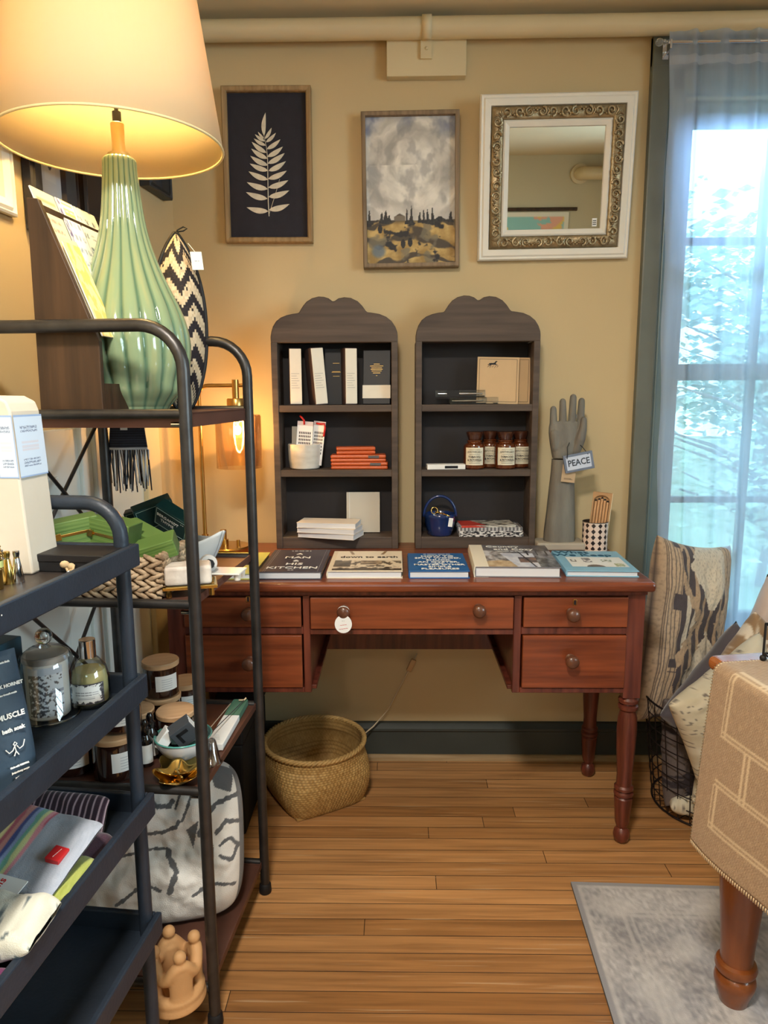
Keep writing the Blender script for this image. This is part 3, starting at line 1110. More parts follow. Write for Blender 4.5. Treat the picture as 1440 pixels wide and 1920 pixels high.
book('cream book titled down to earth with a lounge photo on its cover', 613, 755, 1085, .24, .0205, 0, board_mat('oatmeal_cover', (226, 214, 192)), earth, (.06, .985, .03, .98),
     lines=[('down to earth', .030, .53, .66, .92, INK)])
book('small royal blue book, third title from the right, lettered HOW TO SPLIT WOOD', 767, 881, 1085, .21, .0205, 0, board_mat('royal_blue_cover', (32, 94, 158)),
     lines=[('HOW TO', .0205, .52, .80, 1.05, WINK), ('SPLIT WOOD,', .0205, .52, .69, 1.0, WINK), ('SHUCK', .0205, .52, .575, 1.0, WINK), ('AN OYSTER,', .0205, .52, .465, 1.0, WINK), ('MASTER OTHER', .0195, .52, .32, .98, WINK), ('SIMPLE', .0205, .52, .21, 1.0, WINK), ('PLEASURES', .0205, .52, .10, 1.0, WINK), ('AND', .011, .52, .39, 1.0, WINK), ('-- ------- ----- ---', .0085, .52, .92, 1.4, WINK)])


def cozy(u, v):
    n = fbm(u * 9, v * 7, 4, 4)
    c_ = mixc((92, 92, 102), (160, 162, 170), .5 + n)
    if v > .72:
        c_ = mixc((74, 72, 80), (112, 110, 114), .5 + n)
    else:
        if u < .3:
            c_ = mixc((120, 116, 116), (214, 214, 218), .5 + 1.2 * n)
        if u < .42 and v < .28 - .3 * abs(u - .2):
            c_ = mixc((178, 150, 116), (214, 196, 166), .5 + n)
        if .25 < u < .72 and v < .6 and (u - .25) > (.55 - v) * .3:
            c_ = mixc((196, 202, 220), (228, 232, 242), .5 + n)
        if .48 < u < .75 and .18 < v < .42:
            c_ = mixc((150, 120, 106), (90, 86, 96), stepf(.2, .4, v + .2 * n))
        if u > .72 and v < .4:
            c_ = mixc((70, 74, 82), (140, 144, 150), .5 + 1.3 * n)
        if abs(u - .60 - (v - .3) * -.22) < .012:
            c_ = (52, 52, 58)
        if v > .5 and abs((u * 7) % 1 - .5) < .09 and u > .62:
            c_ = (60, 62, 70)
    return c_


book('thick book with a grey interior photo titled Country and Cozy, white cloth spine', 895, 1056, 1083, .27, .0285, -2.5, board_mat('grey_photo_cover', (120, 120, 128)), cozy, (.15, 1, 0, 1), (110, 90),
     lines=[('Country', .028, .42, .91, 1.0, WINK), ('and Cozy', .030, .55, .78, .98, WINK), ('------- -- -----', .010, .5, .69, 1.4, WINK)], spine=(mt('white_cloth', (228, 222, 206), .8, bump=.2, bs=600), .16))


def keep(u, v):
    c_ = (232, 236, 234)
    n = fbm(u * 14, v * 10, 3, 2)
    if ((u - .42) / .16) ** 2 + (v / .22) ** 2 < 1:
        c_ = (92, 86, 84)
    if .27 < u < .43 and .45 < v < .9 and n > -.15:
        c_ = (110, 112, 122)
    if .05 < u < .15 and .5 < v < .75 and n > -.05:
        c_ = (70, 72, 80)
    if .6 < u < .8 and .5 < v < .75 and n > 0:
        c_ = (120, 140, 120)
    if .78 < u < .95 and .05 < v < .35 and n > -.2:
        c_ = mixc((120, 140, 90), (190, 196, 170), .5 + n)
    return c_


NAVY = mt('teal_ink', (30, 88, 116), .6)
book('pale blue book titled What We Keep at the desk right end', 1067, 1202, 1082, .24, .0165, -3, board_mat('sky_blue_cover', (134, 186, 212)), keep, (.13, .93, .18, .66),
     lines=[('What', .038, .28, .90, 1.1, NAVY), ('We Keep', .038, .41, .755, 1.1, NAVY)])

# ------------------------------------------------------------------ bookcases
CF = 2.165
SZ = [1.191, .995, .787]          # shelf surfaces


def bookcase(x0, x1, label):
    w = x1 - x0
    o = thing('bookcase', label, 'bookcase', ((x0 + x1) / 2, CF, DT))
    D = .11
    pts = [(35, 360), (42, 320), (55, 280), (80, 240), (115, 212), (160, 194), (205, 184), (250, 178), (262, 158), (285, 122), (310, 92), (350, 66), (400, 53), (440, 56), (475, 68), (500, 88), (510, 92), (522, 86), (548, 68), (590, 60), (640, 66), (690, 92), (722, 126), (748, 164), (760, 175), (800, 181), (850, 190), (900, 212), (940, 245), (968, 290), (982, 330), (985, 360)]
    poly = [((cx - 510) / 475 * w / 2, 1.392 - DT + (360 - cy) * .000372) for cx, cy in pts]
    poly = [(-w / 2, 1.374 - DT)] + poly + [(w / 2, 1.374 - DT)]
    MB().prism(poly, 0, .019).build('crest', CASEW, o, bevel=.003)
    for s in (-1, 1):
        MB().bx(s * w / 2 - (0 if s < 0 else .019), s * w / 2 + (.019 if s < 0 else 0), 0, D, 0, 1.376 - DT).build('side_panel', CASEW, o, bevel=.002)
    MB().bx(-w / 2 + .019, w / 2 - .019, .019, D, 1.376 - DT, 1.392 - DT).build('top_board', CASEW, o)
    for z, t in ((SZ[0], .021), (SZ[1], .021), (SZ[2], .037)):
        MB().bx(-w / 2 + .018, w / 2 - .018, .002, D - .008, z - t - DT, z - DT).build('shelf', CASEW, o, bevel=.002)
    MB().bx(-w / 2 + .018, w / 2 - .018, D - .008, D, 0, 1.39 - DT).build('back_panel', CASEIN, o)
    return o


bookcase(aY(512, 800, CF).x, aY(746, 800, CF).x, 'charcoal bookcase with scalloped crest, holding black journals on its top shelf')
bookcase(aY(779, 800, CF).x, aY(1009, 800, CF).x, 'charcoal bookcase with scalloped crest, holding amber candle jars on its middle shelf')


def cX(px, Y=2.19):
    return aY(px, 800, Y).x


BRN = mt('dark_brown_bookcloth', (70, 54, 54), .55, var=.1, vs=30)
BLK = mt('black_bookcloth', (34, 33, 38), .5, var=.1, vs=30)
GINK = mt('gilt_ink', (196, 160, 90), .4, metal=.6)


def journal(px, label, th, h, rz, lean, cov, y=2.178, dpt=.075, dx=0):
    M = T(cX(px, y), y, SZ[0] + .0005) @ RY(lean) @ RZ(rz)
    o = thing('journal', label, 'book', M=M, group='journals on the top shelf of the left bookcase')
    MB().bx(-th / 2, th / 2, 0, dpt, 0, h).build('cover', cov, o, bevel=.0015)
    s = MB().bx(-th / 2 + .002, th / 2 + .0008, -.0012, dpt * .6, .003, h - .002).build('paper_wrap', BAND, o, bevel=.001)
    t = MB()
    for k in range(7):
        t.bx(-th / 2 + .006, th / 2 - .006 - .004 * (k % 3), -.0016, -.0011, h * .30 + k * .007, h * .30 + k * .007 + .0011)
    t.build('small_print', mt('grey_print', (170, 164, 158), .7), s)
    return o


journal(556, 'upright journal in a white paper wrap, first from the left on its shelf', .036, .168, 8, 0, BRN)
journal(604, 'leaning brown journal with white paper wrap, second from the left on shelf', .038, .170, 22, -4.5, BRN, y=2.176)
journal(659, 'upright brown journal with white paper wrap beside the black banded notebook', .036, .168, 16, 0, BRN)
o = thing('notebook', 'black notebook with gilt print standing between the two brown white-wrapped journals', 'book', M=T(cX(626, 2.215), 2.222, SZ[0]) @ RX(-3) @ RY(0))
MB().bx(-.026, .026, 0, .012, 0, .17).build('cover', BLK, o, bevel=.0015)
tt = MB()
for k, (a, z) in enumerate(((.012, .125), (.016, .100), (.020, .098), (.012, .086))):
    tt.bx(.005 - a / 2, .005 + a / 2 + .008, -.0006, -.0001, z, z + .0012)
tt.build('gilt_print', GINK, o)
o = thing('notebook', 'black notebook with a cream paper band and gilt print, facing out, top shelf', 'book', M=T(cX(706, 2.19), 2.19, SZ[0] + .0015) @ RZ(-4) @ RX(-9))
MB().bx(-.042, .042, 0, .014, 0, .164).build('cover', BLK, o, bevel=.002)
MB().bx(-.0425, .0425, -.0006, .0146, .018, .058).build('paper_band', BAND, o, bevel=.0003)
tt = MB()
for k, (a, z) in enumerate(((.018, .121), (.040, .115), (.032, .1095), (.036, .105), (.030, .100), (.022, .094), (.004, .086))):
    tt.bx(-a / 2, a / 2, -.0006, -.0001, z, z + .0012)
tt.build('gilt_print', GINK, o)

# middle shelf, left case
MARB = mt('white_marble', (226, 222, 214), .4, c2=(196, 190, 180), vs=14, stretch=(1, 1, 2.5), bump=.3, bs=45)
cu = thing('marble_cup', 'squat white marble cup holding bookmark cards', 'cup', (cX(570, 2.215), 2.214, SZ[1]))
MB().lathe([(.040, 0), (.046, .004), (.0495, .03), (.051, .076), (.0475, .078), (.046, .03), (.04, .008), (.0001, .007)], 36).build('cup_body', MARB, cu, smooth=50, bevel=.001)


def gridcard(u, v):
    if .12 < u < .9 and .25 < v < .78:
        return (60, 62, 74) if (u * 9) % 1 > .28 and (v * 13) % 1 > .28 else (238, 238, 238)
    if v > .9 or (v < .14 and (u * 20) % 1 > .5):
        return (216, 200, 200)
    return (240, 240, 240)


CARD = painted('printed_card', .6)
for k, (px, lab, yo, rz, ln, mm) in enumerate(((566, 'white calendar-grid bookmark card with red ribbon, front left in marble cup', 2.196, 5, 8, 1), (590, 'white calendar-grid bookmark card, right in the marble cup', 2.206, -12, 10, 1), (556, 'plain grey card standing at the back of the marble cup', 2.226, 6, 3, 0))):
    o = thing('bookmark_card', lab, 'card', M=T(cX(px, yo), yo, SZ[1] + .012) @ RY(ln * .6) @ RZ(rz) @ RX(-4), group='bookmark cards in the marble cup')
    cw = .024 if k == 0 else .019
    if mm:
        MB().grid(lambda u, v: (-cw + 2 * cw * u, -.0012, .135 * v), 54, 78, colfn=gridcard).build('card_face', CARD, o)
        MB().bx(-cw, cw, -.001, .001, 0, .135).build('card_back', PAPER, o)
        MB().tube([(-.003, -.003, .125), (-.004, -.005, .137), (-.012, -.004, .146), (-.018, 0, .15)] if k == 0 else [(-.01, -.003, .128), (.004, -.005, .127), (.016, -.004, .129), (.019, -.003, .118), (.018, -.003, .09)], .003, 6).build('red_ribbon', RINK, o, smooth=180)
    else:
        MB().bx(-.018, .018, -.001, .001, 0, .118).build('card', mt('grey_card', (188, 184, 174), .7), o)
ORG = mt('orange_leatherette', (200, 92, 44), .35, var=.12, vs=30, coat=.3)
CLASP = mt('grey_clasp', (96, 92, 94), .4)
for k, (pl, pr, z0, th, rz, lab) in enumerate(((619, 727, 0, .022, 0, 'orange case with grey clasp patch at the bottom of the orange stack'), (618, 723, .0225, .022, 2, 'orange case with grey clasp patch in the middle of the orange stack'), (628, 702, .045, .023, 7, 'smaller orange case lying on top of the orange stack'))):
    xa, xb = cX(pl, 2.18), cX(pr, 2.18)
    ww = xb - xa
    dd = .07 if k < 2 else .05
    o = thing('orange_case', lab, 'case', ((xa + xb) / 2, 2.218, SZ[1] + z0), rz, 'orange cases stacked on the left bookcase')
    MB().bx(-ww / 2, ww / 2, -dd / 2, dd / 2, 0, th * .47).build('case_base', ORG, o, bevel=.004, seg=3)
    MB().bx(-ww / 2, ww / 2, -dd / 2, dd / 2, th * .5, th).build('case_lid', ORG, o, bevel=.004, seg=3)
    if k < 2:
        MB().bx(ww / 2 - .055, ww / 2 - .022, -dd / 2 - .001, -dd / 2 + .01, th * .52, th - .002).build('clasp_patch', CLASP, o, bevel=.001)

# bottom shelf, left case
for k, (x, y, rz, lab) in enumerate(((.002, .004, -17, 'white paperbound notebook at the bottom of the white stack'), (.0, .0, -14, 'white paperbound notebook in the middle of the white stack'), (-.002, .002, -8, 'white paperbound notebook on top of the white stack'))):
    o = thing('white_notebook', lab, 'notebook', (cX(615, 2.17) + x, 2.177 + y, SZ[2] + .0005 + .0165 * k), rz, 'white notebooks stacked on the left bookcase')
    MB().bx(-.092, .092, -.045, .045, .0, .0012).bx(-.092, .092, -.045, .045, .0145, .0158).bx(-.092, .092, .0435, .045, 0, .0158).build('cover', mt('ivory_cover', (232, 224, 216), .6), o)
    MB().bx(-.091, .091, -.0443, .043, .0012, .0146).build('page_block', PAGES, o)
o = thing('wrapped_card_box', 'white box of cards in clear wrap standing behind the white notebooks', 'box', M=T(cX(679, 2.225), 2.232, SZ[2] + .002) @ RX(-6))
MB().bx(-.053, .053, 0, .014, 0, .128).build('card_stack', mt('ivory_card', (226, 216, 200), .6), o, bevel=.001)
MB().bx(-.054, .054, -.0012, .0152, -.001, .1295).build('clear_wrap', glass('cellophane', (250, 250, 250), .015, .3), o, bevel=.0015)
MB().bx(-.044, -.0425, -.0018, -.0013, .001, .128).build('wrap_seam', PAPER, o)

# ------------------------------------------------------------------ right bookcase contents
HORSE = [(-.016, .002), (-.013, .006), (-.007, .007), (.0, .0068), (.006, .009), (.009, .0135), (.0125, .0145), (.016, .0125), (.0135, .0115), (.011, .009), (.0095, .004), (.013, .001), (.017, .0005), (.0165, -.001), (.012, -.0008), (.0075, .001), (.001, .001), (-.005, .001), (-.010, -.003), (-.0155, -.0045), (-.0155, -.003), (-.011, -.0012), (-.0115, .0015), (-.018, -.001), (-.019, .001)]
for k, (px, y, rz, lab) in enumerate(((931, 2.188, -3, 'tan notepad with a running horse at its top, front of the pair'), (953, 2.208, -3, 'tan notepad mostly hidden behind the horse notepad'))):
    o = thing('notepad', lab, 'notepad', M=T(cX(px, y), y, SZ[0] + .001) @ RY(1.5) @ RZ(rz) @ RX(-7), group='notepads on the right bookcase')
    hw_, hh = .0625, .140
    MB().bx(-hw_, hw_, 0, .009, 0, hh).build('pad', mt('kraft_tan_paper', (208, 176, 134), .65, var=.05, vs=20), o, bevel=.0006)
    bd = MB()
    ring(bd, 2 * hw_ - .012, hh - .012, [(0, -.0006), (.0009, -.0006), (.0009, .0002), (0, .0002)])
    bd.v = [v + V((0, 0, hh / 2)) for v in bd.v]
    bd.build('printed_border', INK, o)
    if k == 0:
        hp = MB().prism([(x * .85 - .016, z * .85 + hh - .024) for x, z in HORSE], -.0006, .0002)
        for a in range(5):
            hp.tube([(-.016 - .012 + a * .007, -.0004, hh - .026), (-.016 - .017 + a * .007, -.0004, hh - .031 - .002 * (a % 2))], .0005, 5)
        hp.build('printed_horse', INK, o)
ACR = glass('clear_acrylic_box', (240, 244, 248), .03, .2)
for k, (px, y, dz, w, rz, lab) in enumerate(((876, 2.192, .0, .112, 2, 'clear boxed silver pen lying lowest in front of notepads'), (862, 2.198, .0215, .150, -3, 'clear boxed pen lying on top of the other boxed pens'), (918, 2.2, .0, .05, -8, 'short clear box lying by the tan notepad bottom corner'))):
    o = thing('boxed_pen', lab, 'pen box', (cX(px, y), y, SZ[0] + .0005 + dz), rz, 'clear boxed pens on the right bookcase')
    MB().bx(-w / 2, w / 2, -.012, .012, 0, .0205).build('clear_box', ACR, o, bevel=.0008)
    MB().bx(-w / 2 + .002, w / 2 - .002, -.010, .010, .0012, .004).build('black_insert', BLACK, o)
    MB().tube([(-w / 2 + .008, 0, .0095), (0, 0, .0095), (w / 2 - .008, 0, .0095)], [.003, .005, .0035], 12).build('pen', CHROME, o, smooth=60)
    if k == 1:
        MB().bx(-w / 2 + .035, w / 2 - .078, -.0125, .0125, .0005, .020).build('black_sleeve', BLACK, o)
o = thing('match_box', 'small flat white box with black print lying left of the amber jars', 'box', (cX(836, 2.19), 2.188, SZ[1] + .0005), 4)
MB().bx(-.058, .058, -.02, .02, 0, .015).build('sleeve', PAPER, o, bevel=.001)
MB().bx(-.005, .035, -.0206, -.0199, .003, .011).build('printed_panel', INK, o)
AMB = mt('amber_glass', (92, 44, 20), .08, coat=.6, spec=.7)
AMBD = mt('amber_glass_stopper', (70, 38, 26), .1, coat=.6)
LBL = mt('cream_label', (232, 226, 204), .65, var=.05, vs=60)


def arc_patch(r, a0, a1, z0, z1, n=14, M=None):
    mb = MB()
    mb.grid(lambda u, v: (r * math.sin(R_(a0 + (a1 - a0) * u)), -r * math.cos(R_(a0 + (a1 - a0) * u)), z0 + (z1 - z0) * v), n, 1, M=M)
    return mb


for k, (px, y, rz, lab) in enumerate(((890, 2.195, -4, 'amber apothecary jar nearest the white match box, front row'), (948, 2.195, 2, 'amber apothecary jar at the right of the front row'), (919, 2.236, 4, 'amber apothecary jar half hidden between the two front jars'), (976, 2.232, 4, 'amber apothecary jar farthest right, behind the front row'))):
    o = thing('apothecary_jar', lab, 'jar', (cX(px, y), y, SZ[1] + .0005), rz, 'amber jars on the right bookcase')
    r = .033
    MB().lathe([(.029, 0), (r, .004), (r, .066), (.0305, .074), (.022, .079), (.021, .082), (.023, .084), (.023, .087), (.018, .088)], 32).build('jar_body', AMB, o, smooth=40)
    MB().lathe([(.017, .086), (.019, .090), (.0235, .102), (.0255, .108), (.0255, .112), (.022, .1135), (.0001, .1135)], 32).build('stopper', AMBD, o, smooth=40)
    lb = arc_patch(r + .0006, -50, 50, .013, .066).build('paper_label', LBL, o, smooth=180)
    text('APOTHECARY', .0078, INK, lb, T(0, -r - .0008, .053) @ UPR, sx=.85)
    text('TOBACCO', .0085, INK, lb, T(0, -r - .0008, .038) @ UPR, sx=.9, bold=.0002)
    text('& PATCHOULI', .0078, INK, lb, T(0, -r - .0008, .029) @ UPR, sx=.85, bold=.0002)
    ln = MB()
    for z in (.060, .0455, .0235, .019):
        ln.bx(-.017, .017, -r - .0009, -r - .0003, z, z + .0007)
    ln.build('label_line', INK, lb)
# bottom shelf of the right case
BLU = mt('cobalt_glaze', (26, 52, 108), .15, coat=.8, var=.25, vs=18)
bu = thing('blue_bucket', 'cobalt blue glazed ceramic bucket with an arched handle', 'bucket', (cX(826, 2.2), 2.2, SZ[2] + .0005))
MB().lathe([(.034, 0), (.037, .004), (.045, .035), (.0475, .058), (.050, .064), (.0475, .068), (.044, .060), (.036, .012), (.0001, .010)], 36, rf=lambda a, z: 1 + (.02 * abs(math.sin(a * 9)) if z < .056 else 0)).build('bucket_body', BLU, bu, smooth=60)
hd = [(.050 * math.cos(a), 0, .058 + .064 * math.sin(a)) for a in [PI * k / 24 for k in range(25)]]
MB().tube(hd, .0042, 10).build('handle', BLU, bu, smooth=180)
o = thing('gold_key_ring', 'gold key ring with a small white tag resting in the blue bucket', 'key ring', (cX(824, 2.192), 2.192, SZ[2] + .0725))
MB().tube([(-.014 + .010 * math.cos(a), -.004 + .003 * math.sin(a), .006 + .010 * math.sin(a)) for a in [2 * PI * k / 20 for k in range(20)]], .0016, 8, closed=True).build('ring', GOLD, o, smooth=180)
MB().tube([(-.010, -.012, .0), (.002, -.018, .001), (.016, -.036, .0), (.030, -.048, -.004)], .0022, 8).sph((-.004, -.005, .001), (.009, .006, .004), 12).build('chain', GOLD, o, smooth=180)
MB().bx(.029, .042, -.0545, -.0538, -.031, -.004, M=RY(8)).build('paper_tag', PAPER, o)


def gingham(u, v):
    return ((30, 30, 36) if (int(u * 34) % 2) and (int(v * 6) % 2) else ((232, 230, 230) if not (int(u * 34) % 2) and not (int(v * 6) % 2) else (140, 138, 142)))


def florals(u, v):
    n = fbm(u * 16, v * 5, 3, 4)
    return (226, 224, 222) if n > .02 else (44, 44, 52)


def magz(u, v):
    n = fbm(u * 6, v * 6, 4, 6)
    return (198, 58, 44) if u < .45 - .2 * v else mixc((210, 206, 196), (70, 66, 60), stepf(-.05, .25, n))


for k, (px, th, fn, rz, lab) in enumerate(((922, .018, florals, 0, 'black and white floral notebook, lowest of the pile in bookcase'), (920, .010, gingham, 1, 'black gingham notebook, middle of the pile in bookcase'), (915, .006, magz, 5, 'thin red and cream notebook lying on the gingham one'))):
    o = thing('pattern_notebook', lab, 'notebook', (cX(px, 2.2), 2.212, SZ[2] + .0005 + (0, .0185, .029)[k]), rz, 'notebooks piled on the right bookcase')
    ww, dd = (.098, .047) if k < 2 else (.085, .044)
    MB().bx(-ww, ww, -dd, dd, 0, th).build('page_block', PAGES, o)
    MB().grid(lambda u, v: (-ww + 2 * ww * u, -dd + 2 * dd * v, th + .0005), 102, 24, colfn=fn).build('top_cover', COVER, o, fix=False)
    MB().grid(lambda u, v: (-ww + 2 * ww * u, -dd - .0005, th * v), 136, 12, colfn=fn).build('spine', COVER, o)

# ------------------------------------------------------------------ wooden hand form, sign, patterned cup
HM = mt('weathered_grey_wood', (128, 126, 118), .7, c2=(108, 104, 98), vs=6, stretch=(6, 6, 1.2), bump=.25, bs=60, bstretch=(5, 5, .8))
hy = 2.175
hx = cX(1056, hy)
hf = thing('hand_form', 'grey weathered wooden hand form standing upright with open fingers on a plinth', 'hand form', (hx, hy, DT))
MB().bx(-.076, .074, -.045, .045, 0, .024).build('plinth', mt('pale_grey_wood', (178, 170, 156), .7, var=.12, vs=10, stretch=(1, 6, 6)), hf, bevel=.006, seg=3)


def hz(py):
    return aY(1056, py, hy).z - DT


def hxp(px):
    return cX(px, hy) - hx


def loft(secs, n=24):
    """secs: (xc, z, rx, ry)"""
    mb = MB()
    vs, fs = [], []
    for (xc, z, rx, ry) in secs:
        for k in range(n):
            a = 2 * PI * k / n
            ca, sa = math.cos(a), math.sin(a)
            vs.append((xc + rx * math.copysign(abs(ca) ** .8, ca), ry * math.copysign(abs(sa) ** .8, sa), z))
    for j in range(len(secs) - 1):
        for k in range(n):
            k2 = (k + 1) % n
            fs.append((j * n + k, j * n + k2, (j + 1) * n + k2, (j + 1) * n + k))
    fs.append(tuple(range(n))[::-1])
    fs.append(tuple((len(secs) - 1) * n + k for k in range(n)))
    return mb.add(vs, fs)


def span(pl, pr, py, ry):
    a, b_ = hxp(pl), hxp(pr)
    return ((a + b_) / 2, hz(py), (b_ - a) / 2, ry)


zb0 = .024
fa = loft([(hxp(1055), zb0, .047, .036), (hxp(1055.5), zb0 + .03, .0465, .0355), span(1030, 1083, 960, .034), span(1033, 1081, 920, .031), span(1036, 1079, 885, .028), span(1037, 1077, 861, .026)])
fa.build('forearm', HM, hf, smooth=40)
pal = loft([span(1038, 1076, 859, .0245), span(1036, 1078, 850, .025), span(1032, 1086, 832, .024), span(1029, 1093, 812, .022), span(1029, 1094, 802, .018), span(1030, 1094, 795, .014), span(1032, 1093, 790, .010)])


def limb(pts, rs, ry=None):
    mb = MB()
    q = []
    rr = []
    for i in range(len(pts) - 1):
        for k in range(6):
            t = k / 6
            q.append(V(pts[i]).lerp(V(pts[i + 1]), t))
            rr.append(rs[i] + (rs[i + 1] - rs[i]) * t)
    q.append(V(pts[-1]))
    rr.append(rs[-1])
    mb.tube(q, rr, 14)
    mb.sph(q[-1], rr[-1] * .99, 12)
    mb.sph(q[0], rr[0] * .99, 12)
    return mb


def addmb(a, b_):
    a.add(b_.v, b_.f)


for (px0, py0, px1, py1, r0, r1, cy) in ((1037.5, 802, 1037, 767, .0116, .0096, .004), (1055, 798, 1053.5, 753, .0116, .0098, .0), (1071.5, 796, 1072.5, 745, .0116, .0100, -.002), (1087.5, 798, 1089, 752, .0114, .0098, .002)):
    addmb(pal, limb([(hxp(px0), 0, hz(py0 + 12)), (hxp((px0 + px1) / 2), cy * .5 - .001, hz((py0 + py1) / 2)), (hxp(px1), cy, hz(py1))], [r0, (r0 + r1) / 2 + .0004, r1]))
# thumb lying along the index side, in front of the palm
addmb(pal, limb([(hxp(1079), -.012, hz(846)), (hxp(1086), -.019, hz(822)), (hxp(1090), -.020, hz(805)), (hxp(1091.5), -.017, hz(786))], [.015, .0155, .0115, .0085]))
addmb(pal, limb([(hxp(1043), -.008, hz(840)), (hxp(1039), -.010, hz(812))], [.015, .013]))
ho = pal.build('hand', HM, hf)
union(ho, .0018, 4)

o = thing('hanging_sign', 'small blue-white PEACE sign hung by a cord from the wooden hand', 'sign', M=T(cX(1087, hy - .045), hy - .047, aY(1087, 866, hy - .045).z) @ RY(-11))
MB().bx(-.0425, .0425, -.003, .003, -.0255, .0255).build('sign_board', mt('pale_blue_board', (206, 216, 236), .6, var=.06, vs=30), o, bevel=.001)
rb = MB()
ring(rb, .087, .053, [(0, .004), (0, -.004), (.0068, -.0045), (.0068, .004)])
rb.build('sign_border', mt('grey_blue_border', (116, 128, 150), .55, var=.15, vs=40), o, bevel=.0008)
text('PEACE', .0265, mt('slate_ink', (62, 70, 84), .6), o, T(0, -.0034, -.0005) @ UPR, sx=.86, bold=.0005)
MB().tube([(-.033, -.005, .016), (-.030, -.006, .030), (-.025, .006, .048), (-.014, .016, .060)], .0011, 6).tube([(.030, -.005, .018), (.021, .012, .040), (.012, .022, .054)], .0011, 6).build('cord', INK, o, smooth=180)
o = thing('paper_tag', 'brown paper tag tied at the wooden hand wrist, behind the PEACE sign', 'tag', M=T(cX(1069, hy - .038), hy - .0395, aY(1069, 888, hy - .04).z) @ RY(6) @ RX(-2))
MB().bx(-.020, .021, -.0005, .0005, -.026, .026).build('tag_card', mt('kraft_tag', (190, 164, 132), .7), o)
for k in range(3):
    pass
MB().bx(-.012, .014, -.0011, -.0005, -.018, -.0172).bx(-.012, .010, -.0011, -.0005, -.015, -.0142).build('tag_print', INK, o)
MB().tube([(-.006, 0, .024), (-.012, .012, .036), (-.016, .03, .043)], .0007, 5).build('string', INK, o)

cy_ = 2.15
cxx = cX(1124, cy_)


def diam(u, v):
    uu, vv = (u * 12) % 1 - .5, (v * 5) % 1 - .5
    if v < .06 or v > .97:
        return (226, 210, 196)
    return (38, 30, 34) if abs(uu) * 1.25 + abs(vv) * 1.0 < .44 and abs(uu) < .36 else (232, 212, 200)


o = thing('pattern_cup', 'round cup patterned with dark diamonds at the right end of the desk', 'cup', (cxx, cy_, DT))
R0 = .038
MB().grid(lambda u, v: (R0 * math.cos(2 * PI * u + .4), R0 * math.sin(2 * PI * u + .4), .088 * v), 264, 80, colfn=diam).build('printed_wall', painted('printed_tin', .3, coat=.4), o, smooth=180, fix=False)
MB().lathe([(.0001, .002), (R0 - .002, .002), (R0 - .002, .0885), (R0 + .0004, .0885), (R0 + .0004, .087)], 48, cap=False).build('cup_inner', mt('cup_lining', (60, 50, 46), .5), o, smooth=40)
o = thing('pencil_box', 'open tan box of wooden pencils standing in the diamond-patterned cup', 'box', M=T(cxx + .003, cy_ - .004, DT + .004) @ RY(5) @ RZ(-18) @ RX(-3))
KR = mt('kraft_card', (186, 144, 100), .6, var=.06, vs=30)
bw, bh, bd_ = .028, .172, .022
b = MB().bx(-bw, bw, .006, bd_, 0, bh).bx(-bw, -bw + .005, -.004, .006, 0, bh).bx(bw - .005, bw, -.004, .006, 0, bh)
b.prism([(-bw + .005, bh)] + [(-(bw - .005) * math.cos(a), bh - .026 + .018 * math.sin(a)) for a in [PI * k / 12 for k in range(13)]] + [(bw - .005, bh)], -.004, .006)
b.build('box_shell', KR, o)
MB().bx(bw, bw + .0015, -.004, bd_, 0, bh).build('box_side', mt('cream_card', (232, 218, 186), .6), o)
PEN = mt('natural_pencil', (214, 166, 120), .5, var=.06, vs=20)
for k in range(5):
    x = -.0172 + k * .0086
    pz = bh - .018 - .0045 * abs(k - 2)
    q = MB().tube([(x, .001, 0), (x, .001, pz)], .0036, 8).build('pencil', PEN, o, smooth=50)
    MB().sph((x, .001, pz), (.0038, .0038, .005), 8).build('pencil_tip', BLACK, q, smooth=180)

# ------------------------------------------------------------------ brass lamp on the desk
ly = 2.09
q0 = aZ(428, 1010, DT)
ly = min(q0.y + .03, 2.12)
lx = aY(428, 1000, ly).x
bl = thing('brass_lamp', 'brass desk lamp with bent arm and lit clear glass shade behind the tube shelf', 'lamp', (lx, ly, DT))


def lp(px, py, dy=0):
    p = aY(px, py, ly + dy)
    return V((p.x - lx, dy, p.z - DT))


MB().lathe([(.064, 0), (.066, .003), (.066, .018), (.063, .022), (.0001, .0225)], 40).build('base', BRASS, bl, smooth=35)
p0 = lp(384, 985)
p1 = lp(371, 745)
zt = lp(400, 723).z
arm = [(p0.x, 0, .048), (p0.x, 0, .1), (p0.x, 0, zt - .028)]
for k in range(1, 8):
    a = PI / 2 * k / 7
    arm.append((p0.x + .028 * (1 - math.cos(a)), 0, zt - .028 + .028 * math.sin(a)))
xe = lp(470, 725).x
xs_ = lp(443, 725).x
arm += [(xs_, 0, zt), (xe, 0, zt)]
MB().tube(arm, .0058, 12).build('arm', BRASS, bl, smooth=60)
MB().tube([(p0.x, 0, .028), (p0.x, 0, .056)], .010, 16).tube([(p0.x, 0, .042), (-.012, -.0, .042)], .0075, 12).build('arm_bracket', BRASS, bl, smooth=40)
MB().tube([(-.012, -.01, .021), (-.012, -.01, .042)], .014, 20).tube([(-.012, -.01, .042), (-.012, -.01, .072)], .009, 16).build('switch_post', BRASS, bl, smooth=40)
MB().tube([(.034, -.02, .021), (.034, -.02, .042)], .0055, 14).build('knob', BRASS, bl, smooth=40)
z1, z2, z3, z4 = lp(443, 712).z, lp(443, 747).z, lp(443, 776).z, lp(443, 876).z
MB().tube([(xs_, -.012, z1), (xs_, -.012, z2)], .010, 16).build('hanger', BRASS, bl, smooth=40)
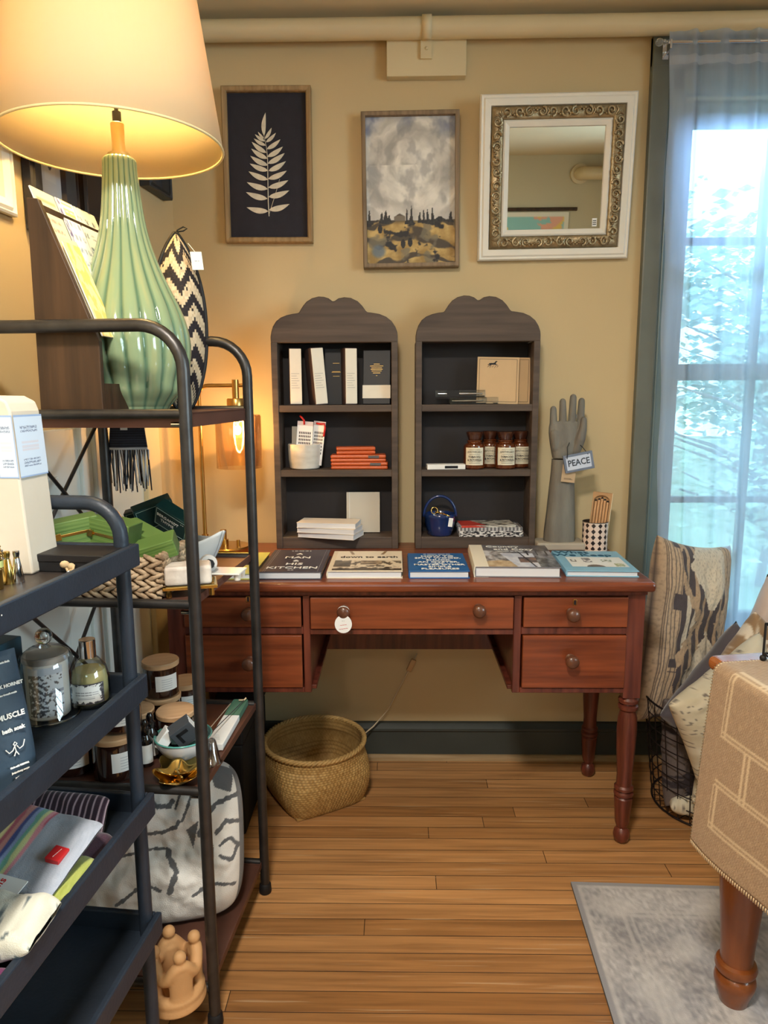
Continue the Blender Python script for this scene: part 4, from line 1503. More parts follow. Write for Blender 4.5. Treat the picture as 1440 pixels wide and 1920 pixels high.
MB().lathe([(.0245, z3), (.0265, z3 + .004), (.0265, z2 - .003), (.0245, z2), (.0001, z2)], 32, M=T(xs_, -.012, 0)).build('socket', BRASS, bl, smooth=40)
MB().lathe([(.020, z3 + .001), (.064, z3 - .003), (.066, z3 - .008), (.066, z4)], 48, M=T(xs_ + .004, -.012, 0), cap=False).build('glass_shade', glass('shade_glass', (255, 244, 232), .05, .03), bl, smooth=40, solid=.0015)
zbulb = lp(445, 806).z
MB().sph((xs_ + .002, -.012, zbulb), (.011, .011, .0145), 16).build('bulb', mt('lit_bulb', (255, 220, 150), .3, emit=(255, 206, 120), es=30), bl, smooth=180)
MB().tube([(xs_, -.012, z3 + .004), (xs_, -.012, zbulb + .012)], .007, 12).build('bulb_collar', PAPER, bl)
pl = bpy.data.lights.new('brass_lamp_light', 'POINT')
pl.energy = 5
pl.color = (1, .60, .22)
pl.shadow_soft_size = .016
po = bpy.data.objects.new('brass_lamp_light', pl)
COL.objects.link(po)
po.location = (lx + xs_ + .002, ly - .012, DT + zbulb)
po.data.use_shadow = True

# ------------------------------------------------------------------ under the desk
o = thing('storage_trunk', 'black cloth covered trunk on the floor under the left of the desk', 'trunk', (-.48, 1.965, 0))
TRK = mt('black_cloth', (9, 9, 12), .8, var=.2, vs=40)
MB().bx(-.075, .055, -.135, .21, .0, .27).build('trunk_body', TRK, o, bevel=.006)
MB().bx(-.078, .058, -.138, .213, .2705, .31).build('trunk_lid', TRK, o, bevel=.006)


bc = V((-.2525, 2.047, 0))
RB = .150
HB = aY(607, 1386, bc.y).z
bsk = thing('straw_basket', 'woven straw basket with round rim and square base on the floor under desk', 'basket', bc, 32)


def bform(u, v, inner=0):
    a = 2 * PI * u
    t = v
    # square base -> round rim
    p = 5.5 - 3.5 * min(1, t * 1.25)
    half = .118 + (RB - .118) * (t ** .7) + .012 * math.sin(PI * t)
    ca, sa = math.cos(a), math.sin(a)
    rr = half / ((abs(ca) ** p + abs(sa) ** p) ** (1 / p))
    rr = min(rr, half * 1.34)
    wv = math.sin(u * 2 * PI * 84 + math.floor(v * 26) * 2.1) * math.sin(v * 26 * PI * 2 * .5)
    rr += -.004 * inner + .0014 * wv
    return (rr * ca, rr * sa, .002 + HB * v)


def straw(u, v):
    n = fbm(u * 60, v * 12, 3, 3)
    s_ = math.sin(u * 2 * PI * 84 + math.floor(v * 26) * 2.1)
    c_ = mixc((162, 126, 72), (206, 172, 112), .5 + .35 * s_ + .6 * n)
    if (v * 26) % 1 < .16:
        c_ = mixc(c_, (110, 82, 44), .6)
    return c_


STRAW = painted('woven_straw', .6, bump=.25, bs=350)
MB().grid(lambda u, v: bform(u, v), 420, 104, colfn=straw).build('woven_wall', STRAW, bsk, smooth=180)
MB().grid(lambda u, v: bform(u, v, 1.3), 200, 40, colfn=lambda u, v: mixc(straw(u, v), (150, 116, 66), .4)).build('lining', STRAW, bsk, smooth=180)
MB().bx(-.113, .113, -.113, .113, .002, .008).build('bottom', mt('straw_base', (170, 134, 80), .7), bsk)
rim = []
MBr = MB()
for st_ in range(3):
    pts = []
    for k in range(160):
        a = 2 * PI * k / 160
        ph = a * 24 + st_ * 2 * PI / 3
        rr = RB + .002 + .0042 * math.cos(ph)
        pts.append((rr * math.cos(a), rr * math.sin(a), HB + .001 + .0042 * math.sin(ph)))
    MBr.tube(pts, .0045, 6, closed=True)
MBr.build('braided_rim', mt('straw_braid', (190, 154, 96), .6, var=.25, vs=80), bsk, smooth=180)

ec = thing('power_cord', 'thin pale power cord slanting down the wall behind the desk into the basket', 'cord', (0, 2.26, 0))
cpts = [aY(782, 1225, 2.262), aY(775, 1240, 2.262), aY(755, 1278, 2.262), aY(728, 1330, 2.258), aY(700, 1362, 2.24), aY(660, 1395, 2.2)]
MB().tube([p - V((0, 2.26, 0)) for p in cpts], .0022, 6).build('cable', mt('cream_plastic', (214, 200, 172), .5), ec, smooth=180)
p = aY(771, 1246, 2.258)
MB().bx(-.009, .009, -.006, .006, -.022, .022, M=T(p.x, p.y - 2.26 - .006, p.z) @ RY(24)).build('inline_plug', mt('tan_plastic', (196, 160, 116), .5), ec, bevel=.003)
# ------------------------------------------------------------------ tube shelf (étagère) on the left
EM = T(-.5126, 1.4227, 0) @ RZ(-4.5)
et = thing('tube_shelf', 'tall dark metal tube shelf with brown trays, holding the green table lamp on top', 'shelf', M=EM)
EX, EY = .17, .19
TZ = [.083, .497, .856, 1.192]
TOPZ = 1.338
PR = .0112


EXL = {-1: -.226, 1: -EX}


def endframe(y, zt):
    pts = []
    xl = EXL[1 if y > 0 else -1]
    X_ = lambda s: EX if s == 1 else -xl
    rc = .075
    for s in (1, -1):
        side = [(s * X_(s), y, .012), (s * X_(s), y, .4), (s * X_(s), y, .8), (s * X_(s), y, zt - rc)]
        for k in range(1, 9):
            a = PI / 2 * k / 8
            side.append((s * (X_(s) - rc * (1 - math.cos(a))), y, zt - rc + rc * math.sin(a)))
        pts += side if s == 1 else side[::-1]
    return pts


for y in (-EY, EY):
    MB().tube(endframe(y, TOPZ), PR, 14).build('end_frame', STEEL, et, smooth=60)
    for x in (EXL[1 if y > 0 else -1], EX):
        MB().lathe([(.014, 0), (.0155, .004), (.0145, .022), (.0118, .026)], 16, M=T(x, y, 0)).build('foot', BLACK, et, smooth=50)
for i, z in enumerate(TZ):
    t = MB().bx(-EX + .004, EX - .004, -EY + .004, EY - .004, z - .004, z - .0015)
    lip = .026
    for x in (-EX + .004, EX - .006):
        t.bx(x, x + .002, -EY + .012, EY - .012, z - lip * (1 if i == 3 else .35), z + (.006 if i < 3 else .0))
    for y in (-EY + .013, EY - .015):
        t.bx(-EX + .008, EX - .008, y, y + .002, z - lip * (1 if i == 3 else .55), z)
    t.build('tray', TRAYM, et)
    for y in (-EY, EY):
        MB().tube([(EXL[1 if y > 0 else -1], y, z - .002), (0, y, z - .002), (EX, y, z - .002)], .0085, 12).build('rail', STEEL, et, smooth=60)
    for x, y in ((EX, -EY), (EX, EY)):
        MB().tube([(x + .002, y + .012, z - .02), (x - .03, y + .012, z - .02)], .004, 8).sph((x + .003, y + .012, z - .02), (.004, .006, .006), 8).build('bolt', CHROME, et, smooth=50)
for a, b_ in ((.86, 1.19), (.5, .85), (.1, .49)):
    for s in (1, -1):
        MB().tube([(-EX + .004, s * EY, a), (-EX + .004 + .002 * s, 0, (a + b_) / 2), (-EX + .004, -s * EY, b_)], .004, 8).build('cross_brace', STEEL, et, smooth=60)


def onE(px, py, i, dz=0):
    p = aZ(px, py, TZ[i] + dz)
    return V((p.x, p.y, TZ[i] + dz))


# ---- table lamp
LY = 1.42
vb = aY(252, 765, LY)
lm = thing('table_lamp', 'large ribbed celadon gourd lamp with cream drum shade on the tube shelf top', 'lamp', (vb.x, LY, TZ[3] - .001))
vprof = [(.060, 0), (.067, .004), (.073, .012)]
for py, hw in ((735, 90), (715, 97), (690, 105.5), (660, 109.5), (635, 109), (605, 103.5), (575, 93.5), (545, 80), (515, 67), (485, 56), (455, 47), (420, 40), (385, 35.5), (350, 32.5), (318, 30), (300, 29.2)):
    p = aY(250, py, LY)
    vprof.append((hw * 1.405 / F, p.z - TZ[3]))
zn = vprof[-1][1]
vprof += [(.026, zn + .005), (.018, zn + .007)]
# smooth resample
fine = []
for i in range(len(vprof) - 1):
    p0, p1, p2, p3 = vprof[max(i - 1, 0)], vprof[i], vprof[i + 1], vprof[min(i + 2, len(vprof) - 1)]
    for k in range(5):
        t = k / 5
        f_ = lambda a, b_, c_, d_: .5 * (2 * b_ + (c_ - a) * t + (2 * a - 5 * b_ + 4 * c_ - d_) * t * t + (3 * b_ - a - 3 * c_ + d_) * t ** 3)
        z_ = p1[1] + (p2[1] - p1[1]) * t
        fine.append((f_(p0[0], p1[0], p2[0], p3[0]), z_))
fine.append(vprof[-1])
NF = 20


def flute(a, z):
    s_ = abs(math.sin(a * NF / 2 + .9 * math.sin(z * 6)))
    return 1 - .07 * (1 - s_ ** .5) * min(1, z / .03)


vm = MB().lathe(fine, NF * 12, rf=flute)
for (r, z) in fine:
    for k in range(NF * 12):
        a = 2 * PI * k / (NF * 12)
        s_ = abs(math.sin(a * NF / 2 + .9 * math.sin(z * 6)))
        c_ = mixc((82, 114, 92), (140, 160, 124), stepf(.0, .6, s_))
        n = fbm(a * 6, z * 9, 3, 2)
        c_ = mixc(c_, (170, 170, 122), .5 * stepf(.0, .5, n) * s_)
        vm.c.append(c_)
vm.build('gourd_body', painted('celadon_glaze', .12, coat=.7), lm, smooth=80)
MB().lathe([(.016, zn + .005), (.0205, zn + .007), (.0205, zn + .011), (.0125, zn + .013), (.0115, zn + .03), (.0125, zn + .064), (.0105, zn + .066)], 24).build('neck', mt('pale_brass', (236, 214, 160), .3, metal=.8), lm, smooth=40)
MB().tube([(0, 0, zn + .064), (0, 0, zn + .085)], .008, 14).tube([(0, 0, zn + .085), (0, 0, zn + .20)], .004, 8).build('lamp_socket', BLACK, lm, smooth=40)
sc = aY(212, 274, LY)
zs = sc.z - TZ[3]
sx_ = sc.x - vb.x
HS = .34
RB_, RT_ = .201, .152
SHX = .0
shade_m = bpy.data.materials.new('linen_lampshade')
shade_m.use_nodes = True
nt = shade_m.node_tree
nt.nodes.clear()
so = nt.nodes.new('ShaderNodeOutputMaterial')
tr = nt.nodes.new('ShaderNodeBsdfTranslucent')
df = nt.nodes.new('ShaderNodeBsdfDiffuse')
tr.inputs[0].default_value = (*lin((255, 222, 140)), 1)
df.inputs[0].default_value = (*lin((238, 220, 184)), 1)
mxs = nt.nodes.new('ShaderNodeMixShader')
mxs.inputs[0].default_value = .66
L(nt, tr.outputs[0], mxs.inputs[1])
L(nt, df.outputs[0], mxs.inputs[2])
L(nt, mxs.outputs[0], so.inputs[0])
tc = nt.nodes.new('ShaderNodeTexCoord')
mpp = nt.nodes.new('ShaderNodeMapping')
mpp.inputs['Scale'].default_value = (180, 180, 14)
nn = nt.nodes.new('ShaderNodeTexNoise')
nn.inputs['Scale'].default_value = 1
L(nt, tc.outputs['Object'], mpp.inputs[0])
L(nt, mpp.outputs[0], nn.inputs[0])
bb = nt.nodes.new('ShaderNodeBump')
bb.inputs['Strength'].default_value = .25
bb.inputs['Distance'].default_value = .001
L(nt, nn.outputs[0], bb.inputs['Height'])
L(nt, bb.outputs[0], df.inputs['Normal'])
MB().lathe([(RB_, zs), (RB_ - (RB_ - RT_) * .5, zs + HS / 2), (RT_, zs + HS)], 72, M=T(sx_, 0, 0), cap=False).build('lamp_shade', shade_m, lm, smooth=60, solid=.0016)
HEM = mt('shade_hem', (226, 208, 160), .7)
MB().tube([(sx_ + RB_ * math.cos(a), RB_ * math.sin(a), zs) for a in [2 * PI * k / 72 for k in range(72)]], .0024, 8, closed=True).build('bottom_hem', HEM, lm, smooth=180)
MB().tube([(sx_ + RT_ * math.cos(a), RT_ * math.sin(a), zs + HS) for a in [2 * PI * k / 72 for k in range(72)]], .0024, 8, closed=True).build('top_hem', HEM, lm, smooth=180)
sp_ = MB()
for k in range(3):
    a = 2 * PI * k / 3 + .3
    sp_.tube([(0, 0, zs + HS - .04), (sx_ + RT_ * math.cos(a), RT_ * math.sin(a), zs + HS)], .0018, 6)
sp_.tube([(0, 0, zn + .195), (0, 0, zs + HS - .03)], .003, 8)
sp_.build('spider_fitting', BRASS, lm)
zbl = zs + .19
MB().sph((0, 0, zbl), (.028, .028, .034), 20).build('lamp_bulb', mt('big_lit_bulb', (255, 226, 160), .3, emit=(255, 208, 120), es=12), lm, smooth=180)
pl = bpy.data.lights.new('table_lamp_light', 'POINT')
pl.energy = 15
pl.color = (1, .70, .28)
pl.shadow_soft_size = .036
po = bpy.data.objects.new('table_lamp_light', pl)
COL.objects.link(po)
po.location = (vb.x, LY, TZ[3] + zbl)

# ---- dark wooden literature holder with cards
wy = 1.262
za = TZ[3] + .0005
w0 = aY(76, 766, wy)
w1_, w2_, w3_ = aY(49, 370, wy), aY(71, 372, wy), aY(190, 640, wy)
hm_ = T(w0.x, wy, za) @ RZ(-4.5)
lh = thing('card_rack', 'dark walnut wedge-sided card rack behind the green lamp', 'card rack', M=hm_)
H1 = w1_.z - za
tw = w2_.x - w1_.x
x3, z3_ = w3_.x - w0.x, w3_.z - za
tl = w1_.x - w0.x
poly = [(0, 0), (.115, 0), (.115, .05), (x3, z3_), (tl + tw, H1 - .002), (tl, H1)]
for y in (0, .255):
    MB().prism(poly, y, y + .012).build('side_board', DARKW, lh, bevel=.0015)
MB().prism([(.0, 0), (.012, 0), (tl + .014, H1 - .006), (tl + .002, H1 - .006)], .012, .255).build('back_board', DARKW, lh)
MB().bx(.004, .112, .012, .255, 0, .01).bx(.105, .115, .012, .255, 0, .05).build('front_ledge', DARKW, lh)
sdir = V((tl + tw - x3, 0, H1 - z3_)).normalized()
snor = V((sdir.z, 0, -sdir.x))


def cardfn(kind):
    def f(u, v):
        n = fbm(u * 20, v * 24, 3, kind)
        if kind == 0:
            if .08 < u < .92 and .1 < v < .93 and (u < .1 or u > .9 or v < .12 or v > .91):
                return (206, 170, 130)
            if .2 < u < .8 and .2 < v < .85 and (v * 13) % 1 < .35 and n > -.1:
                return (206, 150, 132)
            return (244, 228, 190)
        if kind == 1:
            if u < .16:
                return (108, 100, 150) if n > -.05 else (232, 236, 240)
            if v > .82 and .25 < u < .9 and (v * 26) % 1 < .5:
                return (198, 184, 120)
            if (v * 10) % 1 < .42 and (u * 4) % 1 < .62 and n > -.12 and u > .2:
                return (150, 162, 184)
            return (232, 238, 240)
        if kind == 2:
            if (v * 8) % 1 < .4 and (u * 3) % 1 < .5 and n > -.1:
                return (110, 126, 150)
            return (226, 236, 238)
        if kind == 3:
            return mixc((232, 204, 116), (244, 226, 170), stepf(-.1, .1, fbm(u * 5, v * 7, 3, 2)))
        return (240, 226, 178)
    return f


def rackcard(label, y0, y1, top, hgt, off, kind):
    """card standing in the rack: y range along the rack, top distance along the slope above the board corner"""
    o = thing('greeting_card', label, 'card', M=hm_ @ T(V((tl + tw, 0, H1)) + snor * off), group='cards in the walnut rack')
    e0 = sdir * top
    MB().grid(lambda u, v: tuple(V((0, y0 + (y1 - y0) * u, 0)) + e0 - sdir * (hgt * (1 - v)) + snor * .0006), 50, 70, colfn=cardfn(kind)).build('printed_face', CARD, o, fix=False)
    b = MB()
    c4 = [tuple(V((0, y, 0)) + e0 - sdir * q - snor * d) for d in (.002, 0) for y, q in ((y0, hgt), (y1, hgt), (y1, 0), (y0, 0))]
    b.add(c4, [(0, 1, 2, 3), (4, 5, 6, 7), (0, 1, 5, 4), (1, 2, 6, 5), (2, 3, 7, 6), (3, 0, 4, 7)])
    b.build('card_stock', PAPER, o)


rackcard('cream bordered print, nearest tall card in the walnut rack', .016, .088, .030, .25, -.012, 0)
rackcard('pale card with a purple margin, second tall card in walnut rack', .092, .150, .030, .25, -.010, 1)
rackcard('pale blue-white list card, farthest tall card in the walnut rack', .154, .235, .030, .25, -.010, 2)
rackcard('yellow map card in front of the cream print in walnut rack', .014, .070, -.075, .17, .004, 3)
rackcard('pale cream paper packet behind the yellow map card', .018, .082, -.060, .17, -.003, 4)

# ---- woven black and cream basket behind the lamp
wb = aY(332, 545, 1.575)
wk = thing('woven_tray', 'pointed black and cream zigzag woven basket standing on end behind the lamp', 'basket', M=T(wb.x + .003, 1.575, TZ[3]) @ RZ(28))
WH = aY(345, 440, 1.575).z - TZ[3]
WW = .056


def wtray(u, v, s=1):
    t = v
    w_ = WW * max(.02, 1 - abs(2 * (.06 + .94 * t) - 1) ** 2.2) ** .8
    x = (u - .5) * 2 * w_
    d = .045 * (1 - (2 * u - 1) ** 2) * math.sin(PI * t) ** .7
    return (x, -d * s, .004 + WH * t)


def zig(u, v):
    cu_, cv = int(u * 26), int(v * 60)
    k = (cv + 1.0 * abs((cu_ % 12) - 6)) % 9
    blk = k < 3.2 or (k > 6 and (cu_ + cv) % 5 == 0)
    if u < .05 or u > .95:
        blk = True
    return (34, 28, 34) if blk else mixc((226, 208, 178), (196, 174, 142), .5 + fbm(cu_ * 1.7, cv * 1.3))


WOV = painted('woven_cane', .75, bump=.5, bs=260)
MB().grid(lambda u, v: wtray(u, v), 120, 186, colfn=zig).build('outer_weave', WOV, wk, smooth=180, fix=False)
MB().grid(lambda u, v: tuple(V(wtray(u, v, -.75)) + V((0, .0, 0))), 120, 186, colfn=lambda u, v: zig(u, v * .97)).build('back_weave', WOV, wk, smooth=180, fix=False)
rimp = [wtray(0, k / 30) for k in range(31)] + [wtray(1, 1 - k / 30) for k in range(31)]
MB().tube(rimp, .0042, 8, closed=True).build('bound_rim', BLACK, wk, smooth=180)
MB().tube([(.0, 0, WH), (.004, 0, WH + .01), (.016, -.002, WH + .017), (.024, -.002, WH + .014), (.016, 0, WH + .009), (.002, 0, WH + .006)], .0016, 6).build('hanging_loop', BLACK, wk, smooth=180)
o = thing('price_tag', 'white paper price tag hanging on the zigzag woven basket', 'tag', M=TM[wk.name] @ T(.034, -.042, WH - .075) @ RZ(10) @ RY(-6))
MB().bx(-.0125, .0125, -.0006, .0006, 0, .036).build('tag_card', PAPER, o)
text('-- -', .008, INK, o, T(0, -.0009, .018) @ UPR, 'tag_print')
MB().tube([(0, 0, .034), (-.008, .014, .055)], .0006, 5).build('string', PAPER, o)

# ---- fringed textile hanging under the top tray at the back
fy = 1.60
f0, f1 = aY(206, 808, fy), aY(270, 925, fy)
ft = thing('fringed_textile', 'black woven textile with cream streaked fringe hanging below the shelf top tray', 'textile', (f0.x + .004, fy + .028, TZ[3] - .028))
zb1 = aY(240, 845, fy).z - (TZ[3] - .028)
zf1 = aY(240, 922, fy).z - (TZ[3] - .028)


def band_c(u, v):
    q = (v * 16) % 1
    c_ = (34, 34, 42) if q > .3 else (52, 54, 66)
    if v < .06:
        c_ = (190, 186, 186)
    return c_


MB().grid(lambda u, v: (-.01 + .068 * u + .010 * (1 - v) * (2 * u - 1), -.004 * math.sin(u * 5), zb1 + (.024 - zb1) * v), 40, 60, colfn=band_c).build('woven_band', painted('dark_weave', .9, bump=.3), ft, smooth=180, solid=.003)
fr = MB()
rnd = random.Random(5)
for k in range(34):
    u = k / 33
    x = -.022 + .092 * u
    sw = rnd.uniform(-.008, .008)
    yy = rnd.uniform(-.006, .006)
    ze = zf1 + rnd.uniform(-.006, .022)
    n0 = len(fr.v)
    fr.tube([(x, yy * .3, zb1), (x + sw * .4, yy, zb1 * .6 + ze * .4), (x + sw, yy * 1.3, ze)], [.0021, .002, .0015], 5)
    c_ = (206, 200, 198) if k % 2 else (40, 40, 50)
    fr.c += [c_] * (len(fr.v) - n0)
tag(fr.build('fringe', painted('yarn', .9), ft, smooth=180), kind='stuff')
p = aY(214, 820, fy)
MB().bx(.012, .028, -.0085, -.0075, zb1 + .045, zb1 + .072).build('paper_label', PAPER, ft)

# ------------------------------------------------------------------ second tray: soaps
zt2 = TZ[2]
# seagrass basket
sb = onE(250, 1112, 2)
gb = thing('seagrass_basket', 'chunky seagrass braided basket full of green soap boxes', 'basket', (-.512, 1.322, zt2 + .0), -4.5)
bwx, bdy, bht = .086, .064, .080
GRS = mt('seagrass', (194, 170, 140), .8, c2=(132, 106, 80), vs=60, bump=.4, bs=160)
for face in range(4):
    sb_ = MB()
    rnd = random.Random(face)
    Mf = RZ(90 * face)
    hw_ = bwx if face % 2 == 0 else bdy
    off = bdy if face % 2 == 0 else bwx
    rows = 7
    for r in range(rows):
        z = .007 + r * .0112
        nst = 8
        for k in range(nst):
            x = -hw_ + (k + .5) * 2 * hw_ / nst + rnd.uniform(-.002, .002) + (.004 if r % 2 else 0)
            d = .0155
            sg = 1 if r % 2 else -1
            pts = [(x - d, -off, z - .0065 * sg), (x - d * .4, -off - .004, z - .003 * sg), (x + d * .4, -off - .0045, z + .003 * sg), (x + d, -off, z + .0065 * sg)]
            sb_.tube(pts, [.0028, .0046, .0046, .0026], 7, M=Mf)
    sb_.bx(-hw_, hw_, -off + .001, -off + .004, .001, bht - .004, M=Mf)
    sb_.build('braided_wall', GRS, gb, smooth=180)
MB().bx(-bwx, bwx, -bdy, bdy, .001, .005).build('basket_bottom', GRS, gb)

GRN = mt('ribbed_green_paper', (112, 140, 72), .55, c2=(72, 104, 46), vs=1, stretch=(3, 3, 190), bump=.25, bs=1, bstretch=(3, 3, 220))
GEDGE = mt('green_paper_end', (92, 116, 70), .6, c2=(66, 90, 46), vs=14)


def soapbox(label, px, py, z, rz, rx, ry, y=None, size=(.085, .055, .030), ribbon=True):
    q = aY(px, py, y)
    o = thing('green_soap_box', label, 'box', M=T(q.x, y, z) @ RZ(rz) @ RY(ry) @ RX(rx), group='green soap boxes in the seagrass basket')
    a, b_, c_ = size
    MB().bx(-a / 2, a / 2, -b_ / 2, b_ / 2, -c_ / 2, c_ / 2).build('carton', GRN, o, bevel=.002)
    for s in (-1, 1):
        MB().bx(s * a / 2 - .0006, s * a / 2 + .0006, -b_ / 2 + .002, b_ / 2 - .002, -c_ / 2 + .002, c_ / 2 - .002).build('carton_end', GEDGE, o)
    if ribbon:
        r_ = MB()
        ring(r_, .008, c_ + .0016, [(0, -b_ / 2 - .0008), (0, b_ / 2 + .0008), (.001, b_ / 2 + .0008), (.001, -b_ / 2 - .0008)]) if False else None
        MB().bx(-a / 2 + .006, a / 2 - .012, -b_ / 2 - .0012, -b_ / 2 - .0002, -.0025, .0025).box((-a / 2 + .010, -b_ / 2 - .003, 0), (.010, .005, .012)).build('gold_pull', GOLD, o, bevel=.0006)


yb = 1.30
zz = lambda px, py, y: aY(px, py, y).z
soapbox('green ribbed soap box at the left end of the green heap', 140, 995, zz(140, 995, 1.29), 30, 0, -8, 1.29, (.082, .056, .05))
soapbox('tallest green ribbed soap box with gold pull, centre of the heap', 214, 1000, zz(214, 1000, 1.30), -8, 0, 12, 1.30, (.080, .055, .056))
soapbox('green ribbed soap box sloping right behind the tube post', 262, 1008, zz(262, 1008, 1.36), -28, 0, 18, 1.36, (.085, .05, .045))
soapbox('pale green soap box lying on the basket rim, nearest right', 292, 1028, zz(292, 1028, 1.30), 10, 14, -16, 1.30, (.078, .050, .034), False)
# dark green bergamot soaps in a pale bowl
DGRN = mt('dark_green_card', (20, 56, 54), .4, var=.15, vs=20)
bw_ = thing('boat_bowl', 'pale grey boat-shaped bowl holding the dark green soap boxes', 'bowl', (aY(345, 1010, 1.50).x, 1.50, zt2 + .0), -20)


def boat(u, v):
    a = 2 * PI * u
    k = .35 + .65 * v ** .6
    return (.098 * k * math.cos(a), .052 * k * math.sin(a), .001 + .058 * v ** 1.6 + .026 * v * abs(math.cos(a)) ** 3)


MB().grid(boat, 48, 14).build('bowl_body', mt('pale_grey_stoneware', (212, 216, 218), .45, var=.08, vs=20), bw_, smooth=180, solid=.003)
for k, (px, py, y, rz, ry, rx, lab) in enumerate(((328, 975, 1.49, -12, 30, 30, 'dark green soap box lettered BERGAMOT THYME, tilted on top'), (290, 962, 1.52, 25, -18, 20, 'dark green soap box leaning left behind the lettered one'), (276, 972, 1.55, 10, -14, 10, 'dark green soap box farthest left, mostly behind the tube arch'), (318, 1000, 1.53, -20, 10, 10, 'dark green soap box lowest in the pale bowl'))):
    q = aY(px, py, y)
    o = thing('dark_soap_box', lab, 'box', M=T(q) @ RZ(rz) @ RY(ry) @ RX(rx), group='dark green soap boxes in the pale bowl')
    MB().bx(-.042, .042, -.015, .015, -.028, .028).build('carton', DGRN, o, bevel=.002)
    rg = MB()
    ring(rg, .076, .048, [(0, -.0156), (.0009, -.0156), (.0009, -.0149), (0, -.0149)])
    rg.build('border_line', mt('pale_green_ink', (160, 186, 176), .6), o)
    if k == 0:
        text('BERGAMOT', .0105, WINK, o, T(-.008, -.0155, .007) @ UPR, ext=.0004)
        text('THYME', .0105, WINK, o, T(-.008, -.0155, -.006) @ UPR, ext=.0004)
        text('- --', .006, WINK, o, T(.028, -.0155, .018) @ UPR, ext=.0004)
# marble soap block in front of the post, on a gold dish
q = onE(345, 1118, 2)
gd = thing('soap_dish', 'gold slatted soap dish under the pale soap block', 'soap dish', (q.x + .006, q.y + .022, zt2), 16)
g_ = MB()
ring(g_, .098, .066, [(0, -.003), (.006, -.003), (.006, .003), (0, .003)])
g_.v = [T(0, 0, .018) @ RX(90) @ v for v in g_.v]
for k in range(5):
    g_.bx(-.045, .045, -.024 + k * .0115, -.019 + k * .0115, .0155, .0205)
g_.build('slatted_top', GOLD, gd, bevel=.001)
for x in (-.038, .038):
    for y in (-.022, .022):
        MB().lathe([(.0055, .0), (.005, .016)], 12, M=T(x, y, 0)).build('foot', GOLD, gd)
o = thing('soap_block', 'pale speckled soap block on the gold dish beside the tube post', 'soap', (q.x + .004, q.y + .020, zt2 + .0212), 16)
MB().bx(-.042, .042, -.026, .026, 0, .036).build('soap', mt('speckled_soap', (224, 216, 206), .55, c2=(198, 186, 176), vs=40, bump=.2, bs=90), o, bevel=.006, seg=3)
q = onE(312, 1062, 2)
o = thing('stone_soap', 'grey rough stone soap between the seagrass basket and pale bowl', 'soap', M=T(aY(320, 1052, 1.42).x, 1.42, zt2 + .036) @ RZ(30) @ RY(38))
MB().bx(-.036, .036, -.025, .025, -.016, .016).build('soap', mt('grey_stone', (186, 182, 176), .7, c2=(150, 148, 142), vs=40, bump=.3, bs=120), o, bevel=.006, seg=3)
# white dish with a hand-cream tube
q = aZ(412, 1077, zt2 + .012)
wd2 = thing('white_dish', 'small white footed dish under the silver cream tube', 'dish', (q.x, q.y + .02, zt2), -4.5)
MB().bx(-.050, .044, -.028, .028, .012, .016).build('dish_plate', mt('white_ceramic', (232, 230, 224), .25, coat=.4), wd2, bevel=.004, seg=3)
for x in (-.036, .036):
    MB().lathe([(.006, 0), (.008, .0125)], 12, M=T(x, -.015, 0)).build('foot', WHITEP, wd2)
    MB().lathe([(.006, 0), (.008, .0125)], 12, M=T(x, .015, 0)).build('foot', WHITEP, wd2)
o = thing('cream_tube', 'pale blue-silver hand cream tube with a dark cap end, lying on white dish', 'tube', M=T(q.x - .022, q.y + .0, zt2 + .035) @ RZ(28) @ RX(-4))


def tubef(u, v):
    a = 2 * PI * u
    k = 1 - .9 * v
    return (.0165 * (1 + .15 * v) * math.cos(a), .085 * v, .0165 * (k if k > .06 else .06) * math.sin(a) - .012 * v)


MB().grid(tubef, 28, 12).build('tube_body', mt('silver_blue_foil', (196, 206, 222), .3, metal=.5), o, smooth=180, solid=.0006)
MB().lathe([(.0001, -.006), (.0165, -.006), (.0175, -.003), (.0175, .004), (.0165, .005)], 28, M=RX(-90)).build('shoulder', mt('pale_shoulder', (210, 208, 206), .4), o, smooth=40)
MB().lathe([(.0001, .0), (.0085, .0), (.0095, .003), (.0095, .012)], 8, M=T(0, -.018, 0) @ RX(-90)).build('cap', BLACK, o)

# ------------------------------------------------------------------ third tray: candles, bowl, incense
zt3 = TZ[1]
AMBC = mt('dark_amber_jar', (44, 22, 16), .1, coat=.6)
CAND = [
    ((300, 1330, 1.462), .030, .0, 'wood-lidded amber candle beneath the topmost candle of the stack', .066),
    ((320, 1337, 1.475), .030, .0, 'wood-lidded amber candle right behind the white bowl', .066),
    ((346, 1310, 1.54), .030, .0, 'wood-lidded amber candle partly hidden by the tube post', .066),
    ((272, 1340, 1.50), .030, .0, 'wood-lidded amber candle behind the dark rack corner', .066),
    ((301, 1268, 1.50), .030, .0785, 'topmost wood-lidded amber candle, standing on another candle', .066),
]


